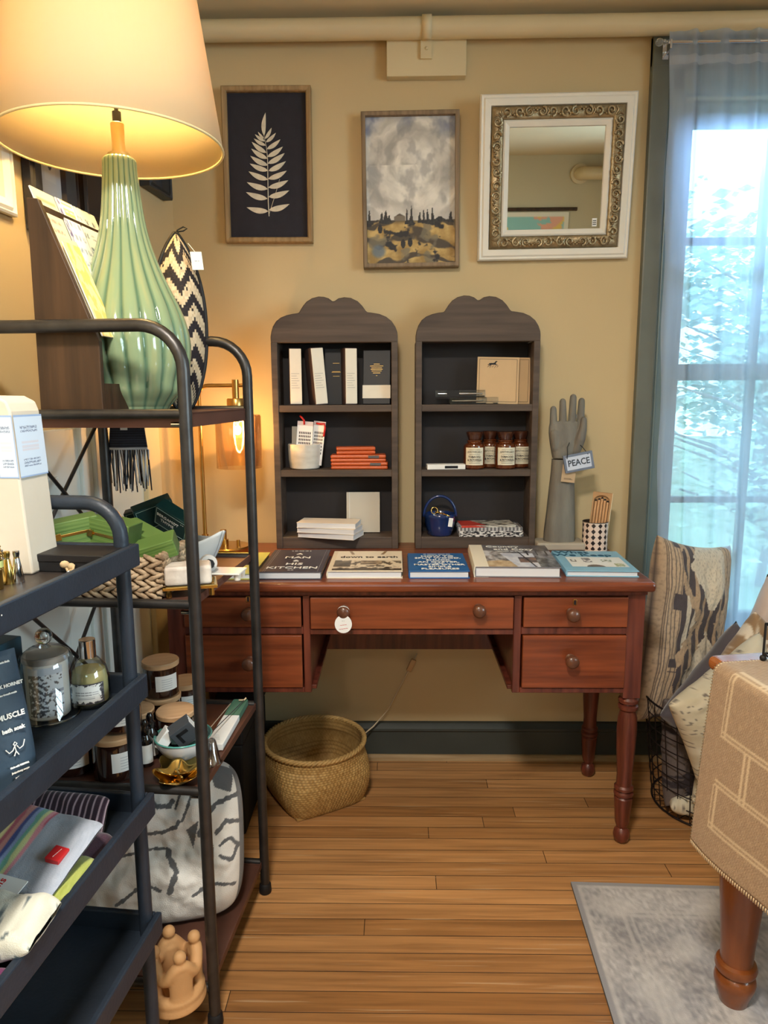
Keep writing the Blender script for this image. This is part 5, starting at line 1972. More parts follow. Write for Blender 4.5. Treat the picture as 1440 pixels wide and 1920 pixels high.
def candle(label, x, y, z, r, hj, rz=20, lab=True, group='wood-lidded amber candles on the tube shelf'):
    o = thing('amber_candle', label, 'candle', (x, y, z), rz, group)
    MB().lathe([(r * .9, 0), (r, .004), (r, hj * .93), (r * .98, hj)], 36).build('jar', AMBC, o, smooth=40)
    MB().lathe([(r * 1.0, hj), (r * 1.07, hj + .0015), (r * 1.09, hj + .010), (r * 1.04, hj + .0125), (.0001, hj + .0127)], 36).build('wooden_lid', LIDW, o, smooth=35)
    if lab:
        l_ = arc_patch(r + .0005, -20, 58, hj * .28, hj * .80).build('paper_label', PAPER, o, smooth=180)
        t = MB()
        for k in range(5):
            a = R_(8 + 3 * (k % 2))
            t.grid(lambda u, v, k=k: ((r + .0009) * math.sin(R_(0 + 36 * u)), -(r + .0009) * math.cos(R_(0 + 36 * u)), hj * .36 + k * hj * .075 + .0008 * v), 8, 1)
        t.build('label_print', mt('faint_grey_print', (160, 165, 175), .7), l_)
    return o


xs5 = aY(301, 1268, 1.50).x
for (px, py, y), r, dz, lab, hj in CAND:
    x = aY(px, py, y).x
    if dz:
        x, y = aY(302, 1268, 1.475).x, 1.475
        z = zt3 + .0792
    else:
        z = zt3
    if 'beneath' in lab:
        x, y = aY(302, 1268, 1.475).x, 1.477
    elif 'topmost' in lab:
        pass
    elif 'right behind' in lab:
        x, y = aY(326, 1290, 1.395).x, 1.397
    elif 'post' in lab:
        x, y = aY(346, 1280, 1.545).x, 1.553
    else:
        x, y = aY(250, 1290, 1.40).x, 1.40
    candle(lab, x, y, z, .0365, .066)
BIGL = 'large wood-lidded amber candles behind the dark rack'
candle('large wood-lidded amber candle, right of the two at tray front', aY(222, 1430, 1.29).x, 1.285, zt3, .044, .074, 30, group=BIGL)
candle('large wood-lidded amber candle with grey label, left at the tray front', aY(140, 1430, 1.30).x, 1.30, zt3, .042, .070, 5, group=BIGL)
candle('large amber candle stacked on the wood-lidded one, behind the dark rack', aY(224, 1340, 1.30).x, 1.30, zt3 + .0872, .041, .066, 25, group=BIGL)

for k, (px, y, lab) in enumerate(((281, 1.345, 'small dark dropper bottle with white label beside the white bowl'), (270, 1.315, 'small dark dropper bottle nearest the rack post'))):
    o = thing('dropper_bottle', lab, 'bottle', (aY(px, 1350, y).x, y, zt3), 20, 'dropper bottles on the tube shelf')
    MB().lathe([(.013, 0), (.0142, .003), (.0142, .052), (.010, .060), (.0085, .064), (.0001, .0645)], 24).build('bottle_body', mt('near_black_glass', (16, 14, 18), .06, coat=.6), o, smooth=40)
    MB().lathe([(.009, .064), (.0105, .066), (.0105, .075), (.0075, .078), (.0075, .088), (.0045, .094), (.0001, .095)], 20).build('dropper_cap', mt('gloss_black', (14, 14, 18), .12, coat=.5), o, smooth=40)
    arc_patch(.0147, -60, 60, .008, .046).build('paper_label', PAPER, o, smooth=180)

# white bowl with teal rim
q = aZ(340, 1390, zt3)
bx_, by_ = aY(342, 1350, 1.345).x, 1.345
wbw = thing('ceramic_bowl', 'white bowl with teal rim, filled with black and white film boxes', 'bowl', (bx_, by_, zt3))
MB().lathe([(.026, 0), (.028, .004), (.030, .006), (.044, .018), (.053, .034), (.056, .047), (.0545, .0475)], 48, cap=False).lathe([(.0001, .0), (.026, 0)], 48, cap=False).build('bowl_body', mt('white_glaze', (230, 226, 224), .2, coat=.5), wbw, smooth=50)
MB().lathe([(.056, .047), (.0562, .0485), (.0545, .0492), (.052, .046), (.05, .034), (.042, .019), (.024, .009), (.0001, .008)], 48, cap=False).build('inner_glaze', mt('teal_swirl_glaze', (120, 178, 172), .2, c2=(70, 92, 96), vs=1, stretch=(6, 6, 160), coat=.5), wbw, smooth=50)
MB().tube([(.0558 * math.cos(a), .0558 * math.sin(a), .0485) for a in [2 * PI * k / 56 for k in range(56)]], .0018, 8, closed=True).build('teal_rim', mt('teal_glaze', (90, 164, 156), .2, coat=.5), wbw, smooth=180)
GREYB = mt('dark_grey_card', (70, 74, 80), .4)
for k, (dx, dy, dz, rz, ry, rx, sz, lab) in enumerate(((.004, -.006, .058, 18, -32, 14, (.046, .030, .044), 'dark grey film box with a window, tilted in the white bowl'), (-.034, -.012, .046, 25, 38, 0, (.022, .026, .040), 'small white film box at the left of the white bowl'))):
    o = thing('film_box', lab, 'box', M=T(bx_ + dx, by_ + dy, zt3 + dz) @ RZ(rz) @ RY(ry) @ RX(rx))
    a, b_, c_ = sz
    MB().bx(-a / 2, a / 2, -b_ / 2, b_ / 2, -c_ / 2, c_ / 2).build('carton', GREYB if k == 0 else PAPER, o, bevel=.001)
    if k == 0:
        MB().bx(-a / 2 + .010, -a / 2 + .016, -b_ / 2 - .0006, -b_ / 2 + .001, -.012, .014).bx(-a / 2 + .010, a / 2 - .012, -b_ / 2 - .0006, -b_ / 2 + .001, .006, .014).build('black_window', BLACK, o)
        MB().bx(-a / 2 + .001, a / 2 - .001, -b_ / 2 + .001, b_ / 2 - .001, -c_ / 2 - .0008, -c_ / 2 + .0002).build('white_base', PAPER, o)
        st_ = MB()
        for q_ in range(3):
            st_.bx(a / 2 - .0003, a / 2 + .0006, -b_ / 2 + .004 + q_ * .008, -b_ / 2 + .008 + q_ * .008, -c_ / 2 + .001, c_ / 2 - .001)
        st_.build('white_stripe', PAPER, o)
# incense box and sticks
q0, q1 = aZ(402, 1407, zt3), aZ(452, 1322, zt3)
ang = math.degrees(math.atan2(-(q1.x - q0.x), q1.y - q0.y))
ib = thing('incense_box', 'slim white and green incense box lying open on the third tray', 'box', M=T(q0.x, q0.y, zt3) @ RZ(ang))
ibl = (q1 - q0).length
MB().bx(-.018, .018, 0, ibl * .62, 0, .014).build('white_sleeve', PAPER, ib, bevel=.001)
MB().bx(-.017, .017, ibl * .62, ibl, 0, .012).bx(-.017, -.0155, ibl * .62, ibl, .012, .0145).bx(.0155, .017, ibl * .62, ibl, .012, .0145).bx(-.017, .017, ibl - .0015, ibl, .012, .0145).build('green_tray', mt('sage_green_card', (86, 128, 108), .5), ib)
tt = MB()
for k in range(4):
    tt.bx(-.008, .006 - .002 * k, .02 + .006 * k, .0208 + .006 * k, .0141, .0145)
tt.build('faint_print', mt('pale_grey_print', (190, 188, 186), .7), ib)
for k, (s0, s1, lab) in enumerate(((( -.012, -.012, .034), (.010, ibl * .96, .0165), 'dark incense stick lying over the white incense box'), ((-.030, -.02, .024), (-.019, ibl * .9, .013), 'pale incense stick slanting beside the white incense box'))):
    o = thing('incense_stick', lab, 'incense stick', M=TM[ib.name])
    MB().tube([s0, tuple((V(s0) + V(s1)) / 2), s1], .0011, 6).build('stick', (mt('dark_stick', (62, 58, 62), .7), mt('pale_stick', (186, 170, 150), .7))[k], o)
    if k == 0:
        MB().tube([tuple(V(s1) + V((-.012, -.003, .001))), s1, tuple(V(s1) + V((.004, .004, .004)))], .0022, 6).build('twine_bow', mt('twine', (206, 184, 150), .8), o, smooth=180)
q = onE(418, 1432, 1)
o = thing('glass_cloche', 'little clear glass cone on the tray edge behind the tube post', 'cone', (aZ(398, 1430, zt3).x, aZ(398, 1430, zt3).y, zt3))
MB().lathe([(.019, .0), (.0195, .002), (.017, .004), (.009, .045), (.006, .05)], 28, cap=False).build('cone', glass('clear_glass', (250, 250, 250), .12), o, smooth=50, solid=.001)
MB().tube([(.019 * math.cos(a), .019 * math.sin(a), .002) for a in [2 * PI * k / 32 for k in range(32)]], .0016, 6, closed=True).build('glass_foot', glass('clear_glass_rim', (240, 244, 250), .3), o, smooth=180)
# gold flower dishes
for k, (px, py, y, lab) in enumerate(((338, 1440, 1.285, 'gold petal-shaped dish with a divider, farther of the two'), (335, 1475, 1.252, 'gold petal-shaped dish with a divider, nearest tray front'))):
    o = thing('gold_dish', lab, 'dish', (aY(px, py, y).x, y, zt3 + .0), 10 + 25 * k, 'gold petal dishes on the third tray')

    def petal(u, v):
        a = 2 * PI * u
        r = (.018 + .024 * v) * (1 + .16 * v * math.cos(5 * a))
        return (r * math.cos(a), r * math.sin(a), .002 + .017 * v ** 1.5 + .004 * v * math.cos(5 * a))
    pm = MB().grid(petal, 70, 10).lathe([(.0001, .0018), (.018, .002)], 70, cap=False)
    pm.build('petal_bowl', GOLD, o, smooth=180, solid=.0012)
    MB().prism([(-.002, .003), (.002, .003), (.002, .02), (-.002, .02)], -.024, .012).build('divider', GOLD, o, bevel=.0008)

# ------------------------------------------------------------------ bottom tray: line-drawn cushion and clay holder
def seg_d(p, a, b_):
    ap = (p[0] - a[0], p[1] - a[1])
    ab = (b_[0] - a[0], b_[1] - a[1])
    t = max(0, min(1, (ap[0] * ab[0] + ap[1] * ab[1]) / (ab[0] ** 2 + ab[1] ** 2 + 1e-9)))
    return math.hypot(ap[0] - ab[0] * t, ap[1] - ab[1] * t)


def pillow(par, name, m, w, h, th, n=40, colfn=None, pinch=.06, sag=0.0, M=None, nu=None, rnd_=0.0):
    nu = nu or n
    mb = MB()

    def pt(u, v, s):
        x, z = 2 * u - 1, 2 * v - 1
        k = 1 - pinch * (1 - abs(x) ** 2) * 0
        ed = (1 - x ** 4) * (1 - z ** 4)
        rr = 1 - rnd_ * (x * z) ** 4
        px = x * w / 2 * (1 - pinch * (1 - z * z)) * rr
        pz = z * h / 2 * (1 - pinch * (1 - x * x)) * rr
        wr = .012 * th / .1 * fbm(u * 5 + s, v * 5, 3, 7) * ed
        y = s * (th / 2 * max(ed, 0) ** .45) + wr + sag * (z * z)
        return (px, y, pz)
    mb.grid(lambda u, v: pt(u, v, -1), nu, n, colfn=colfn)
    mb.grid(lambda u, v: pt(u, v, 1), nu, n, colfn=colfn)
    o = mb.build(name, m, par, smooth=180, M=M, fix=False)
    b = bmesh.new()
    b.from_mesh(o.data)
    bmesh.ops.remove_doubles(b, verts=b.verts, dist=.0005)
    bmesh.ops.recalc_face_normals(b, faces=b.faces)
    b.to_mesh(o.data)
    b.free()
    o.data.shade_smooth()
    return o


LINES = [([(.60, .98), (.64, .86), (.60, .74)], .011), ([(.70, .97), (.71, .84), (.64, .66)], .010), ([(.40, .72), (.47, .77), (.56, .75), (.58, .78)], .018), ([(.36, .63), (.42, .60), (.52, .60), (.60, .63), (.62, .66)], .016), ([(.08, .40), (.22, .47), (.40, .50), (.55, .49)], .011), ([(.55, .47), (.60, .36), (.56, .24)], .022), ([(.74, .56), (.78, .68), (.84, .74), (.98, .78)], .018), ([(.80, .36), (.81, .46), (.79, .52)], .016), ([(.84, .56), (.90, .63), (.99, .60)], .016), ([(.86, .48), (.92, .52), (.97, .46), (.93, .38), (.86, .42)], .013), ([(.25, .20), (.4, .3), (.5, .25)], .014), ([(.1, .75), (.25, .85), (.35, .9)], .014), ([(.2, .6), (.1, .5)], .014), ([(.7, .2), (.8, .26), (.95, .22)], .014)]
POLYS = [[(.66, .60), (.74, .66), (.70, .48)], [(.80, .98), (.84, .84), (.94, .80), (.99, .98)]]


def inpoly(p, poly):
    c_ = False
    for i in range(len(poly)):
        a, b_ = poly[i], poly[i - 1]
        if (a[1] > p[1]) != (b_[1] > p[1]) and p[0] < (b_[0] - a[0]) * (p[1] - a[1]) / (b_[1] - a[1]) + a[0]:
            c_ = not c_
    return c_


def faceline(u, v):
    for pl_, wd_ in LINES:
        if min(seg_d((u, v), pl_[i], pl_[i + 1]) for i in range(len(pl_) - 1)) < wd_ * (.8 + .5 * fbm(u * 30, v * 30, 2)):
            return (96, 98, 102)
    if any(inpoly((u, v), q_) for q_ in POLYS) or v < .03 or u > .975:
        return (104, 106, 110)
    return (232, 230, 226)


q = aZ(330, 1730, TZ[0])
fpl = thing('line_cushion', 'white cushion with loose grey line drawing standing on the bottom tray', 'cushion', M=T(-.522, 1.455, TZ[0] + .155) @ RZ(10) @ RX(-18))
pillow(fpl, 'cushion_cover', painted('towelling', .9, bump=.5, bs=500, sheen=.3), .34, .33, .15, 190, faceline, -.03, rnd_=.13)

q = aZ(332, 1868, TZ[0])
cl = thing('clay_holder', 'terracotta candle holder of ring-joined figures with round heads on bottom tray', 'candle holder', (q.x, q.y, TZ[0] - .001), 12)
CLAY = mt('warm_clay', (202, 154, 104), .65, var=.08, vs=12, bump=.1, bs=200)
cm_ = MB()
cm_.lathe([(.052, 0), (.056, .003), (.054, .014), (.046, .022), (.0001, .023)], 40)
NP = 4
for k in range(NP):
    a = 2 * PI * k / NP + .35
    ux, uy = math.cos(a), math.sin(a)
    prof_ = [(.028, .012), (.022, .04), (.023, .07), (.024, .085), (.013, .098), (.009, .104)]
    m = T(.038 * ux, .038 * uy, 0) @ RZ(math.degrees(a)) @ Matrix.Diagonal((.55, 1, 1, 1))
    cm_.lathe(prof_, 20, M=m)
    cm_.sph((.038 * ux, .038 * uy, .113), .0125, 16)
pts = [(.040 * math.cos(a), .040 * math.sin(a), .082 + .012 * math.cos((a - .35) * NP)) for a in [2 * PI * k / 96 for k in range(96)]]
cm_.tube(pts, .012, 10, closed=True)
pts = [(.042 * math.cos(a), .042 * math.sin(a), .022) for a in [2 * PI * k / 64 for k in range(64)]]
cm_.tube(pts, .012, 10, closed=True)
co = cm_.build('clay_body', CLAY, cl)
union(co, .0022, 4)
# ------------------------------------------------------------------ dark tiered rack at the left front
KM = T(-.408, 1.105, 0) @ RZ(-6)
rk = thing('tiered_rack', 'blue-black metal rack with four deep trays at the left front, nearest the camera', 'rack', M=KM)
KZ = [.338, .562, .773, .990]
KL, KW = .86, .33
zarch = aY(150, 942, 1.10).z
for yy in (-.016, -KL + .016):
    pts = []
    rc = .055
    zt_ = zarch
    for s in (0, 1):
        x = -.022 if s == 0 else -KW + .022
        sg = -1 if s == 0 else 1
        side = [(x, yy, 0), (x, yy, .5), (x, yy, zt_ - rc)]
        for k in range(1, 8):
            a = PI / 2 * k / 7
            side.append((x + sg * rc * (1 - math.cos(a)), yy, zt_ - rc + rc * math.sin(a)))
        pts += side if s == 0 else side[::-1]
    MB().tube(pts, .0115, 14).build('end_frame', RACKM, rk, smooth=60)
for i, z in enumerate(KZ):
    hgt = .036 if i == 3 else .040
    tr_ = MB()
    for x0 in (-.0, -KW):
        a_, b_ = (x0 - .011, x0) if x0 == 0 else (x0, x0 + .011)
        tr_.bx(a_, b_, -KL, 0, z - hgt, z)
    tr_.bx(-KW + .011, -.011, -.011, 0, z - hgt, z).bx(-KW + .011, -.011, -KL, -KL + .011, z - hgt, z)
    tr_.build('tray_rim', RACKM, rk, bevel=.0025)
    MB().bx(-KW + .009, -.009, -KL + .009, -.009, z - hgt + .002, z - hgt + .007).build('tray_floor', RACKT if i == 3 else RACKM, rk)
KF = [z - h_ + .0072 for z, h_ in zip(KZ, (.040, .040, .040, .036))]
ss = MB()
ss.v = []
for k, (dx, dy, r) in enumerate(((0, 0, .0016), (.004, .001, .0011), (.007, -.001, .001), (.012, .002, .0013), (.016, .004, .001))):
    ss.sph((.0003, -.36 + dx * 1.2, KZ[3] - .016 + dy), (.0004, r, r), 8)
ss.build('paint_chip', WINK, rk)

KI = KM.inverted()


def onK(px, py, i, dz=0):
    return aZ(px, py, KF[i] + dz)


# ---- top tray: gift bag, glass holders, boxes
pb = V((-.665, 1.055, KF[3]))
bg_ = thing('gift_bag', 'tall cream paper bag with a pale blue calendar label on the rack top tray', 'bag', M=T(pb) @ RZ(-4))
BT = aY(60, 742, 1.05).z - KF[3]
xr = aY(85, 900, .95).x
bwid = .115
bx1 = aY(33, 780, 1.03).x - pb.x
bx0 = bx1 - bwid
prof = [(bx0, 0), (bx1 + .012, 0), (bx1 - .001, BT - .022), (bx1 - .006, BT - .008), (bx1 - .022, BT), (bx0, BT + .002)]
MB().prism(prof, -.03, .045).build('bag_body', mt('cream_bag_paper', (212, 203, 188), .7, var=.04, vs=20, bump=.1, bs=60), bg_, bevel=.003)
zl0, zl1 = aY(50, 895, 1.03).z - KF[3], aY(50, 778, 1.03).z - KF[3]


def cal(u, v):
    if v > .965 or v < .02 or u < .015 or u > .985:
        return (150, 176, 216)
    if abs((u * 4) % 1 - .02) < .02:
        return (160, 180, 214)
    f_ = (u * 4) % 1
    if .25 < f_ < .8:
        for c_, hh in ((.80, .02), (.74, .015), (.28, .012), (.23, .018), (.18, .012)):
            if abs(v - c_) < hh and fbm(u * 90, v * 70, 2) > -.2:
                return (136, 150, 176)
        for c_ in (.56, .49, .44):
            if abs(v - c_) < .02:
                return (206, 208, 222)
    return (204, 220, 240)


lw = BT
MB().grid(lambda u, v: (bx0 + .001 + (bx1 + .012 * (1 - (zl0 + (zl1 - zl0) * v) / BT) - .0015 - bx0) * u, -.0306, zl0 + (zl1 - zl0) * v), 200, 110, colfn=cal).build('calendar_label', CARD, bg_)
MB().grid(lambda u, v: (bx1 + .0125 * (1 - (zl0 + (zl1 - zl0) * v) / BT) + .0004, -.0285 + .072 * u, zl0 + (zl1 - zl0) * v), 70, 110, colfn=lambda u, v: cal(.02 + u * .23, v)).build('label_flap', CARD, bg_)
q = onK(180, 1037, 3)
o = thing('black_box', 'flat black box tied with jute string at the far end of rack top tray', 'box', M=KM @ T(-.085, -.058, KF[3]))
MB().bx(-.062, .068, -.026, .042, 0, .0165).build('box_base', BLACK, o, bevel=.0015)
MB().bx(-.0635, .0695, -.0275, .0435, .0155, .027).build('box_lid', mt('black_card', (26, 24, 26), .5), o, bevel=.0015)
MB().sph((.010, -.030, .013), (.008, .005, .006), 10).sph((.020, -.030, .010), (.006, .004, .006), 10).tube([(.01, -.029, .012), (.016, -.033, .004), (.025, -.033, .006), (.024, -.03, .013)], .0022, 6).build('jute_knot', mt('jute', (206, 180, 140), .85, var=.2, vs=90), o, smooth=180)
q = onK(60, 1085, 3)
o = thing('flat_board', 'thin grey envelope lying under the gift bag on rack top tray', 'envelope', M=KM @ T(-.20, -.19, KF[3]))
MB().bx(-.09, .075, -.06, .06, 0, .003).build('envelope_paper', mt('pale_grey_envelope', (206, 202, 200), .7), o)
for k, (px0, py0, px1, py1, m, lab) in enumerate(((34, 1053, 165, 1044, 'k', 'black pen with silver tip lying across the rack top tray'), (128, 1062, 140, 1060, 's', 'short silver pin lying near the rack top tray rim'))):
    a, b_ = onK(px0, py0, 3, .012), onK(px1, py1, 3, .012)
    o = thing('pen' if k == 0 else 'metal_pin', lab, 'pen' if k == 0 else 'pin', (a.x, a.y, KF[3] + (.007 if k == 0 else .0035)))
    d = b_ - a
    if k == 0:
        MB().tube([(0, 0, 0), tuple(d * .15), tuple(d * .8), tuple(d)], [.0015, .0042, .0042, .003], 10).build('barrel', mt('pen_black', (40, 36, 38), .2, coat=.4), o, smooth=60)
        MB().tube([tuple(d * -.06), tuple(d * .1)], [.0015, .0038], 10).build('tip', CHROME, o, smooth=60)
        MB().tube([tuple(d * .65 + V((0, 0, .0045))), tuple(d * .95 + V((0, 0, .005)))], .0013, 6).build('clip', mt('copper_clip', (196, 150, 130), .3, metal=1), o)
    else:
        MB().tube([(0, 0, 0), tuple(d * 1.4)], .0022, 8).sph((0, 0, 0), .0032, 8).build('pin', CHROME, o, smooth=60)
for k, (px, py, m, rr, lab) in enumerate(((40, 1092, CHROME, .0085, 'chrome cone bottle stopper at the rack top tray edge'), (22, 1094, GOLD, .009, 'gold cone bottle stopper between the chrome ones'), (10, 1090, CHROME, .0085, 'chrome cone bottle stopper behind the gold one'))):
    a = onK(px, py, 3)
    o = thing('cone_stopper', lab, 'stopper', (a.x - .004, a.y, KF[3]), 0, 'metal cone stoppers on the rack top tray')
    MB().lathe([(rr, 0), (rr * 1.02, .002), (rr * .5, .034), (rr * .42, .036), (rr * .55, .042), (rr * .5, .046), (.0001, .047)], 20).build('cone', m, o, smooth=40)
    MB().lathe([(rr * .43, .0345), (rr * .46, .036), (rr * .43, .0375)], 20).build('collar', BRASS if m is CHROME else CHROME, o, smooth=40)
a = onK(0, 1105, 3)
o = thing('gold_vial', 'gold ringed vial at the left picture edge on the rack top tray', 'vial', (a.x - .004, a.y, KF[3]))
vp = [(.008, 0), (.0085, .002), (.0085, .024)]
for k in range(8):
    vp += [(.0085, .026 + k * .0045), (.0096, .0275 + k * .0045), (.0085, .029 + k * .0045)]
MB().lathe(vp + [(.006, .066), (.0001, .0665)], 20).build('ringed_vial', GOLD, o, smooth=40)
MB().lathe([(.0104, .031), (.0104, .040)], 20, cap=False).build('green_label', mt('lime_label', (196, 206, 130), .6), o, smooth=60)

# ---- second tray: bath soak pouch, candle cloche, perfume, boxes
def yb_at(px, py, i, dz):
    return aZ(px, py, KF[i] + dz)


pp_ = onK(68, 1462, 2)
POU = mt('slate_blue_pouch', (58, 76, 94), .5, var=.12, vs=14, bump=.1, bs=120)
pcn = aZ(72, 1450, KF[2])
pm_ = T(pcn.x, pcn.y, KF[2]) @ RZ(52) @ RX(-7)
po_ = thing('bath_soak_pouch', 'slate blue standing pouch lettered MUSCLE bath soak on second rack tray', 'pouch', M=pm_)
PH, PWD = .168, .125


def pouch(u, v, s):
    x = -PWD * (1 - u) - .006 * v * (1 if u > .5 else -1)
    th_ = .020 * (1 - v) ** .5 * (1 - abs(2 * u - 1) ** 4) ** .6 if v < 1 else 0
    return (x, s * (th_ + .0012) + .003 * math.sin(v * 5 + u * 3), PH * v)


MB().grid(lambda u, v: pouch(u, v, -1), 30, 30).grid(lambda u, v: pouch(u, v, 1), 30, 30).build('pouch_body', POU, po_, smooth=180, fix=False)
for s_, size, x, v in (('Sleep Tonic Bath', .0075, .5, .93), ('BLACK HORNET', .0135, .5, .76), ('extra strength magic', .0066, .5, .70), ('MUSCLE', .0215, .5, .54), ('bath soak', .0165, .5, .44), ('Made with Wild Mint,', .006, .5, .17), ('Juniperberry, orange', .006, .5, .13), ('and Rosemary', .006, .5, .09), ('10 oz', .0055, .5, .04)):
    text(s_, size * .42, WINK, po_, T(-PWD * (1 - x - .26), -.0205 * (1 - v) ** .5 - .0055, v * PH) @ RX(-6) @ UPR, ext=.0003, bold=.0003)
am = MB()
ax, az = -PWD * .25, .30 * PH
for pts in ([(-.013, .002), (-.009, -.004), (-.004, -.002), (-.001, .003)], [(.002, .003), (.005, -.002), (.010, .0), (.013, .008)], [(-.001, .005), (0, -.004), (-.003, -.010)], [(0, -.004), (.003, -.010)], [(-.0025, .006), (0, .009), (.0025, .006), (0, .004), (-.0025, .006)]):
    am.tube([(ax + x * .9, -.0225, az + z * .9) for x, z in pts], .0007, 5)
am.build('strongman_mark', WINK, po_)
cq = onK(88, 1362, 2)
dq = aZ(88, 1345, KF[2])
cz = T(dq.x, dq.y + .01, KF[2])
CLG = glass('cloche_glass', (248, 250, 252), .09, .02)
cc = thing('glass_dome', 'clear glass dome with ball knob covering a white candle on rack tray', 'glass dome', M=cz)
cr_ = .041
hD = aY(88, 1212, dq.y + .01).z - KF[2]
MB().lathe([(cr_ + .003, 0), (cr_, .003), (cr_ - .001, hD * .75), (cr_ - .006, hD * .9), (cr_ - .018, hD * .985), (.0001, hD)], 48, cap=False).build('dome', CLG, cc, smooth=60)
MB().tube([((cr_ + .002) * math.cos(a), (cr_ + .002) * math.sin(a), .0015) for a in [2 * PI * k / 48 for k in range(48)]], .0016, 8, closed=True).build('dome_rim', glass('thick_glass', (225, 235, 240), .3), cc, smooth=180)
MB().sph((0, 0, hD + .016), .0125, 20).lathe([(.009, hD - .001), (.006, hD + .004)], 16).build('ball_knob', mt('solid_glass', (240, 246, 250), .02, trans=1, ior=1.5), cc, smooth=180)
cn = thing('jar_candle', 'white candle in a glass tumbler with a floral label under the glass dome', 'candle', M=cz @ T(0, 0, .001))


def flor(u, v):
    n = fbm(u * 9, v * 14, 4, 3)
    if v > .86:
        return (206, 212, 222)
    if n + .9 * (u - .42) < 0:
        return mixc((58, 58, 66), (120, 116, 120), .5 + fbm(u * 30, v * 30, 3, 8))
    if abs(v - .5) < .03 and u > .6 or abs(v - .4) < .02 and u > .66:
        return (170, 172, 186)
    return (234, 236, 240)


MB().lathe([(.027, 0), (.030, .003), (.031, .088), (.0295, .0885), (.029, .075), (.0001, .075)], 36).build('wax_tumbler', mt('warm_white_wax', (232, 228, 220), .3, coat=.4), cn, smooth=40)
MB().grid(lambda u, v: (.0316 * math.sin(R_(-25 + 95 * u)), -.0316 * math.cos(R_(-25 + 95 * u)), .008 + .076 * v), 70, 80, colfn=flor).build('floral_label', CARD, cn, smooth=180)
MB().lathe([(.0325, .088), (.033, .0895), (.033, .096), (.031, .098), (.0001, .0985)], 36).build('pale_lid', mt('pale_metal_lid', (206, 196, 186), .35, metal=.4), cn, smooth=40)
pf = KM @ V((-.105, -.13, 0))
pq = aZ(163, 1325, KF[2])
pe = thing('perfume_bottle', 'clear perfume bottle of pale yellow liquid with chrome cap on rack tray', 'perfume bottle', (pq.x + .002, pq.y + .012, KF[2]), 14)
hB = aY(160, 1236, pq.y).z - KF[2]
hC = aY(156, 1203, pq.y).z - KF[2]
rP = .030
MB().lathe([(.024, 0), (rP, .004), (rP, hB * .55), (rP - .004, hB * .78), (rP - .014, hB * .96), (.011, hB), (.0001, hB + .001)], 40).build('glass_bottle', CLG, pe, smooth=50)
MB().lathe([(.022, .004), (rP - .003, .008), (rP - .003, hB * .55), (rP - .006, hB * .74), (.0001, hB * .745)], 40).build('liquid', mt('pale_yellow_liquid', (236, 224, 158), .1, trans=.3, ior=1.33), pe, smooth=40)
MB().tube([(0, 0, hB - .001), (0, 0, hC)], .0125, 24).build('chrome_cap', CHROME, pe, smooth=40, bevel=.001)


def plab(u, v):
    b_ = max(abs(u - .5) * 2, abs(v - .5) * 2)
    n = fbm(u * 12, v * 9, 3, 2)
    if b_ > .82 + .2 * n or math.hypot((u - .04) * 1.7, v - .6) < .16 or math.hypot((u - .96) * 1.7, v - .65) < .14:
        return mixc((52, 52, 58), (104, 102, 106), .5 + n)
    if .25 < u < .68:
        if abs(v - .58) < .035 or abs(v - .46) < .035:
            return (90, 92, 100) if (u * 30) % 1 > .35 else (228, 230, 230)
    if .68 < u < .85 and (abs(v - .58) < .02 or abs(v - .46) < .02):
        return (168, 170, 176)
    if abs(v - .34) < .018 or abs(v - .27) < .014:
        return (160, 164, 170) if .3 < u < .75 else (228, 230, 230)
    return (228, 230, 230)


MB().grid(lambda u, v: ((rP + .0006) * math.sin(R_(-62 + 112 * u)), -(rP + .0006) * math.cos(R_(-62 + 112 * u)), hB * .14 + hB * .42 * v), 100, 50, colfn=plab).build('botanical_label', CARD, pe, smooth=180)
o = thing('teal_box', 'dark teal cardboard box standing behind the glass dome', 'box', M=T(-.640, 1.048, KF[2]) @ RZ(-12))
MB().bx(-.045, .045, -.03, .03, 0, aY(110, 1203, 1.04).z - KF[2]).build('box_body', mt('dark_teal_card', (44, 76, 90), .5, var=.1, vs=20), o, bevel=.002)
o = thing('ice_blue_carton', 'pale ice blue carton behind the glass dome knob', 'box', M=T(-.655, .975, KF[2]) @ RZ(8))
MB().bx(-.022, .022, -.018, .018, 0, .130).build('carton', mt('ice_blue_card', (176, 206, 220), .4), o, bevel=.0015)

# ---- third tray: socks
SOCKM = painted('knitted_sock', .9, bump=.3, bs=600, sheen=.3)


def sock(label, M, l, w, th, colfn, roll=False, group=None, bend=0.0, nu=70, nv=40, name='folded_sock'):
    """flattened folded sock: rounded slab along x with a soft fold at its right end"""
    o = thing(name, label, 'sock', M=M, group=group)
    mb = MB()

    def f(u, v):
        a = 2 * PI * v
        x = (u - .5) * l
        e = max(.02, 1 - abs(2 * u - 1) ** 6) ** .5
        ca, sa = math.cos(a), math.sin(a)
        yy = w / 2 * math.copysign(abs(ca) ** .55, ca) * (.86 + .14 * e)
        zz_ = th / 2 * math.copysign(abs(sa) ** .8, sa) * e + th / 2
        zz_ += bend * (2 * u - 1) ** 2 + bend * .8 * math.sin(yy / w * 3) + .12 * th * fbm(x * 30, yy * 30, 2)
        return (x, yy, zz_)
    mb.grid(f, nu, nv, colfn=colfn)
    mb.build('sock_body', SOCKM, o, smooth=180)
    return o


RB6 = [(124, 176, 168), (228, 214, 150), (176, 88, 100), (206, 140, 130), (60, 74, 140), (150, 170, 214), (120, 184, 160), (222, 226, 160), (226, 150, 160), (196, 70, 96), (170, 178, 196)]


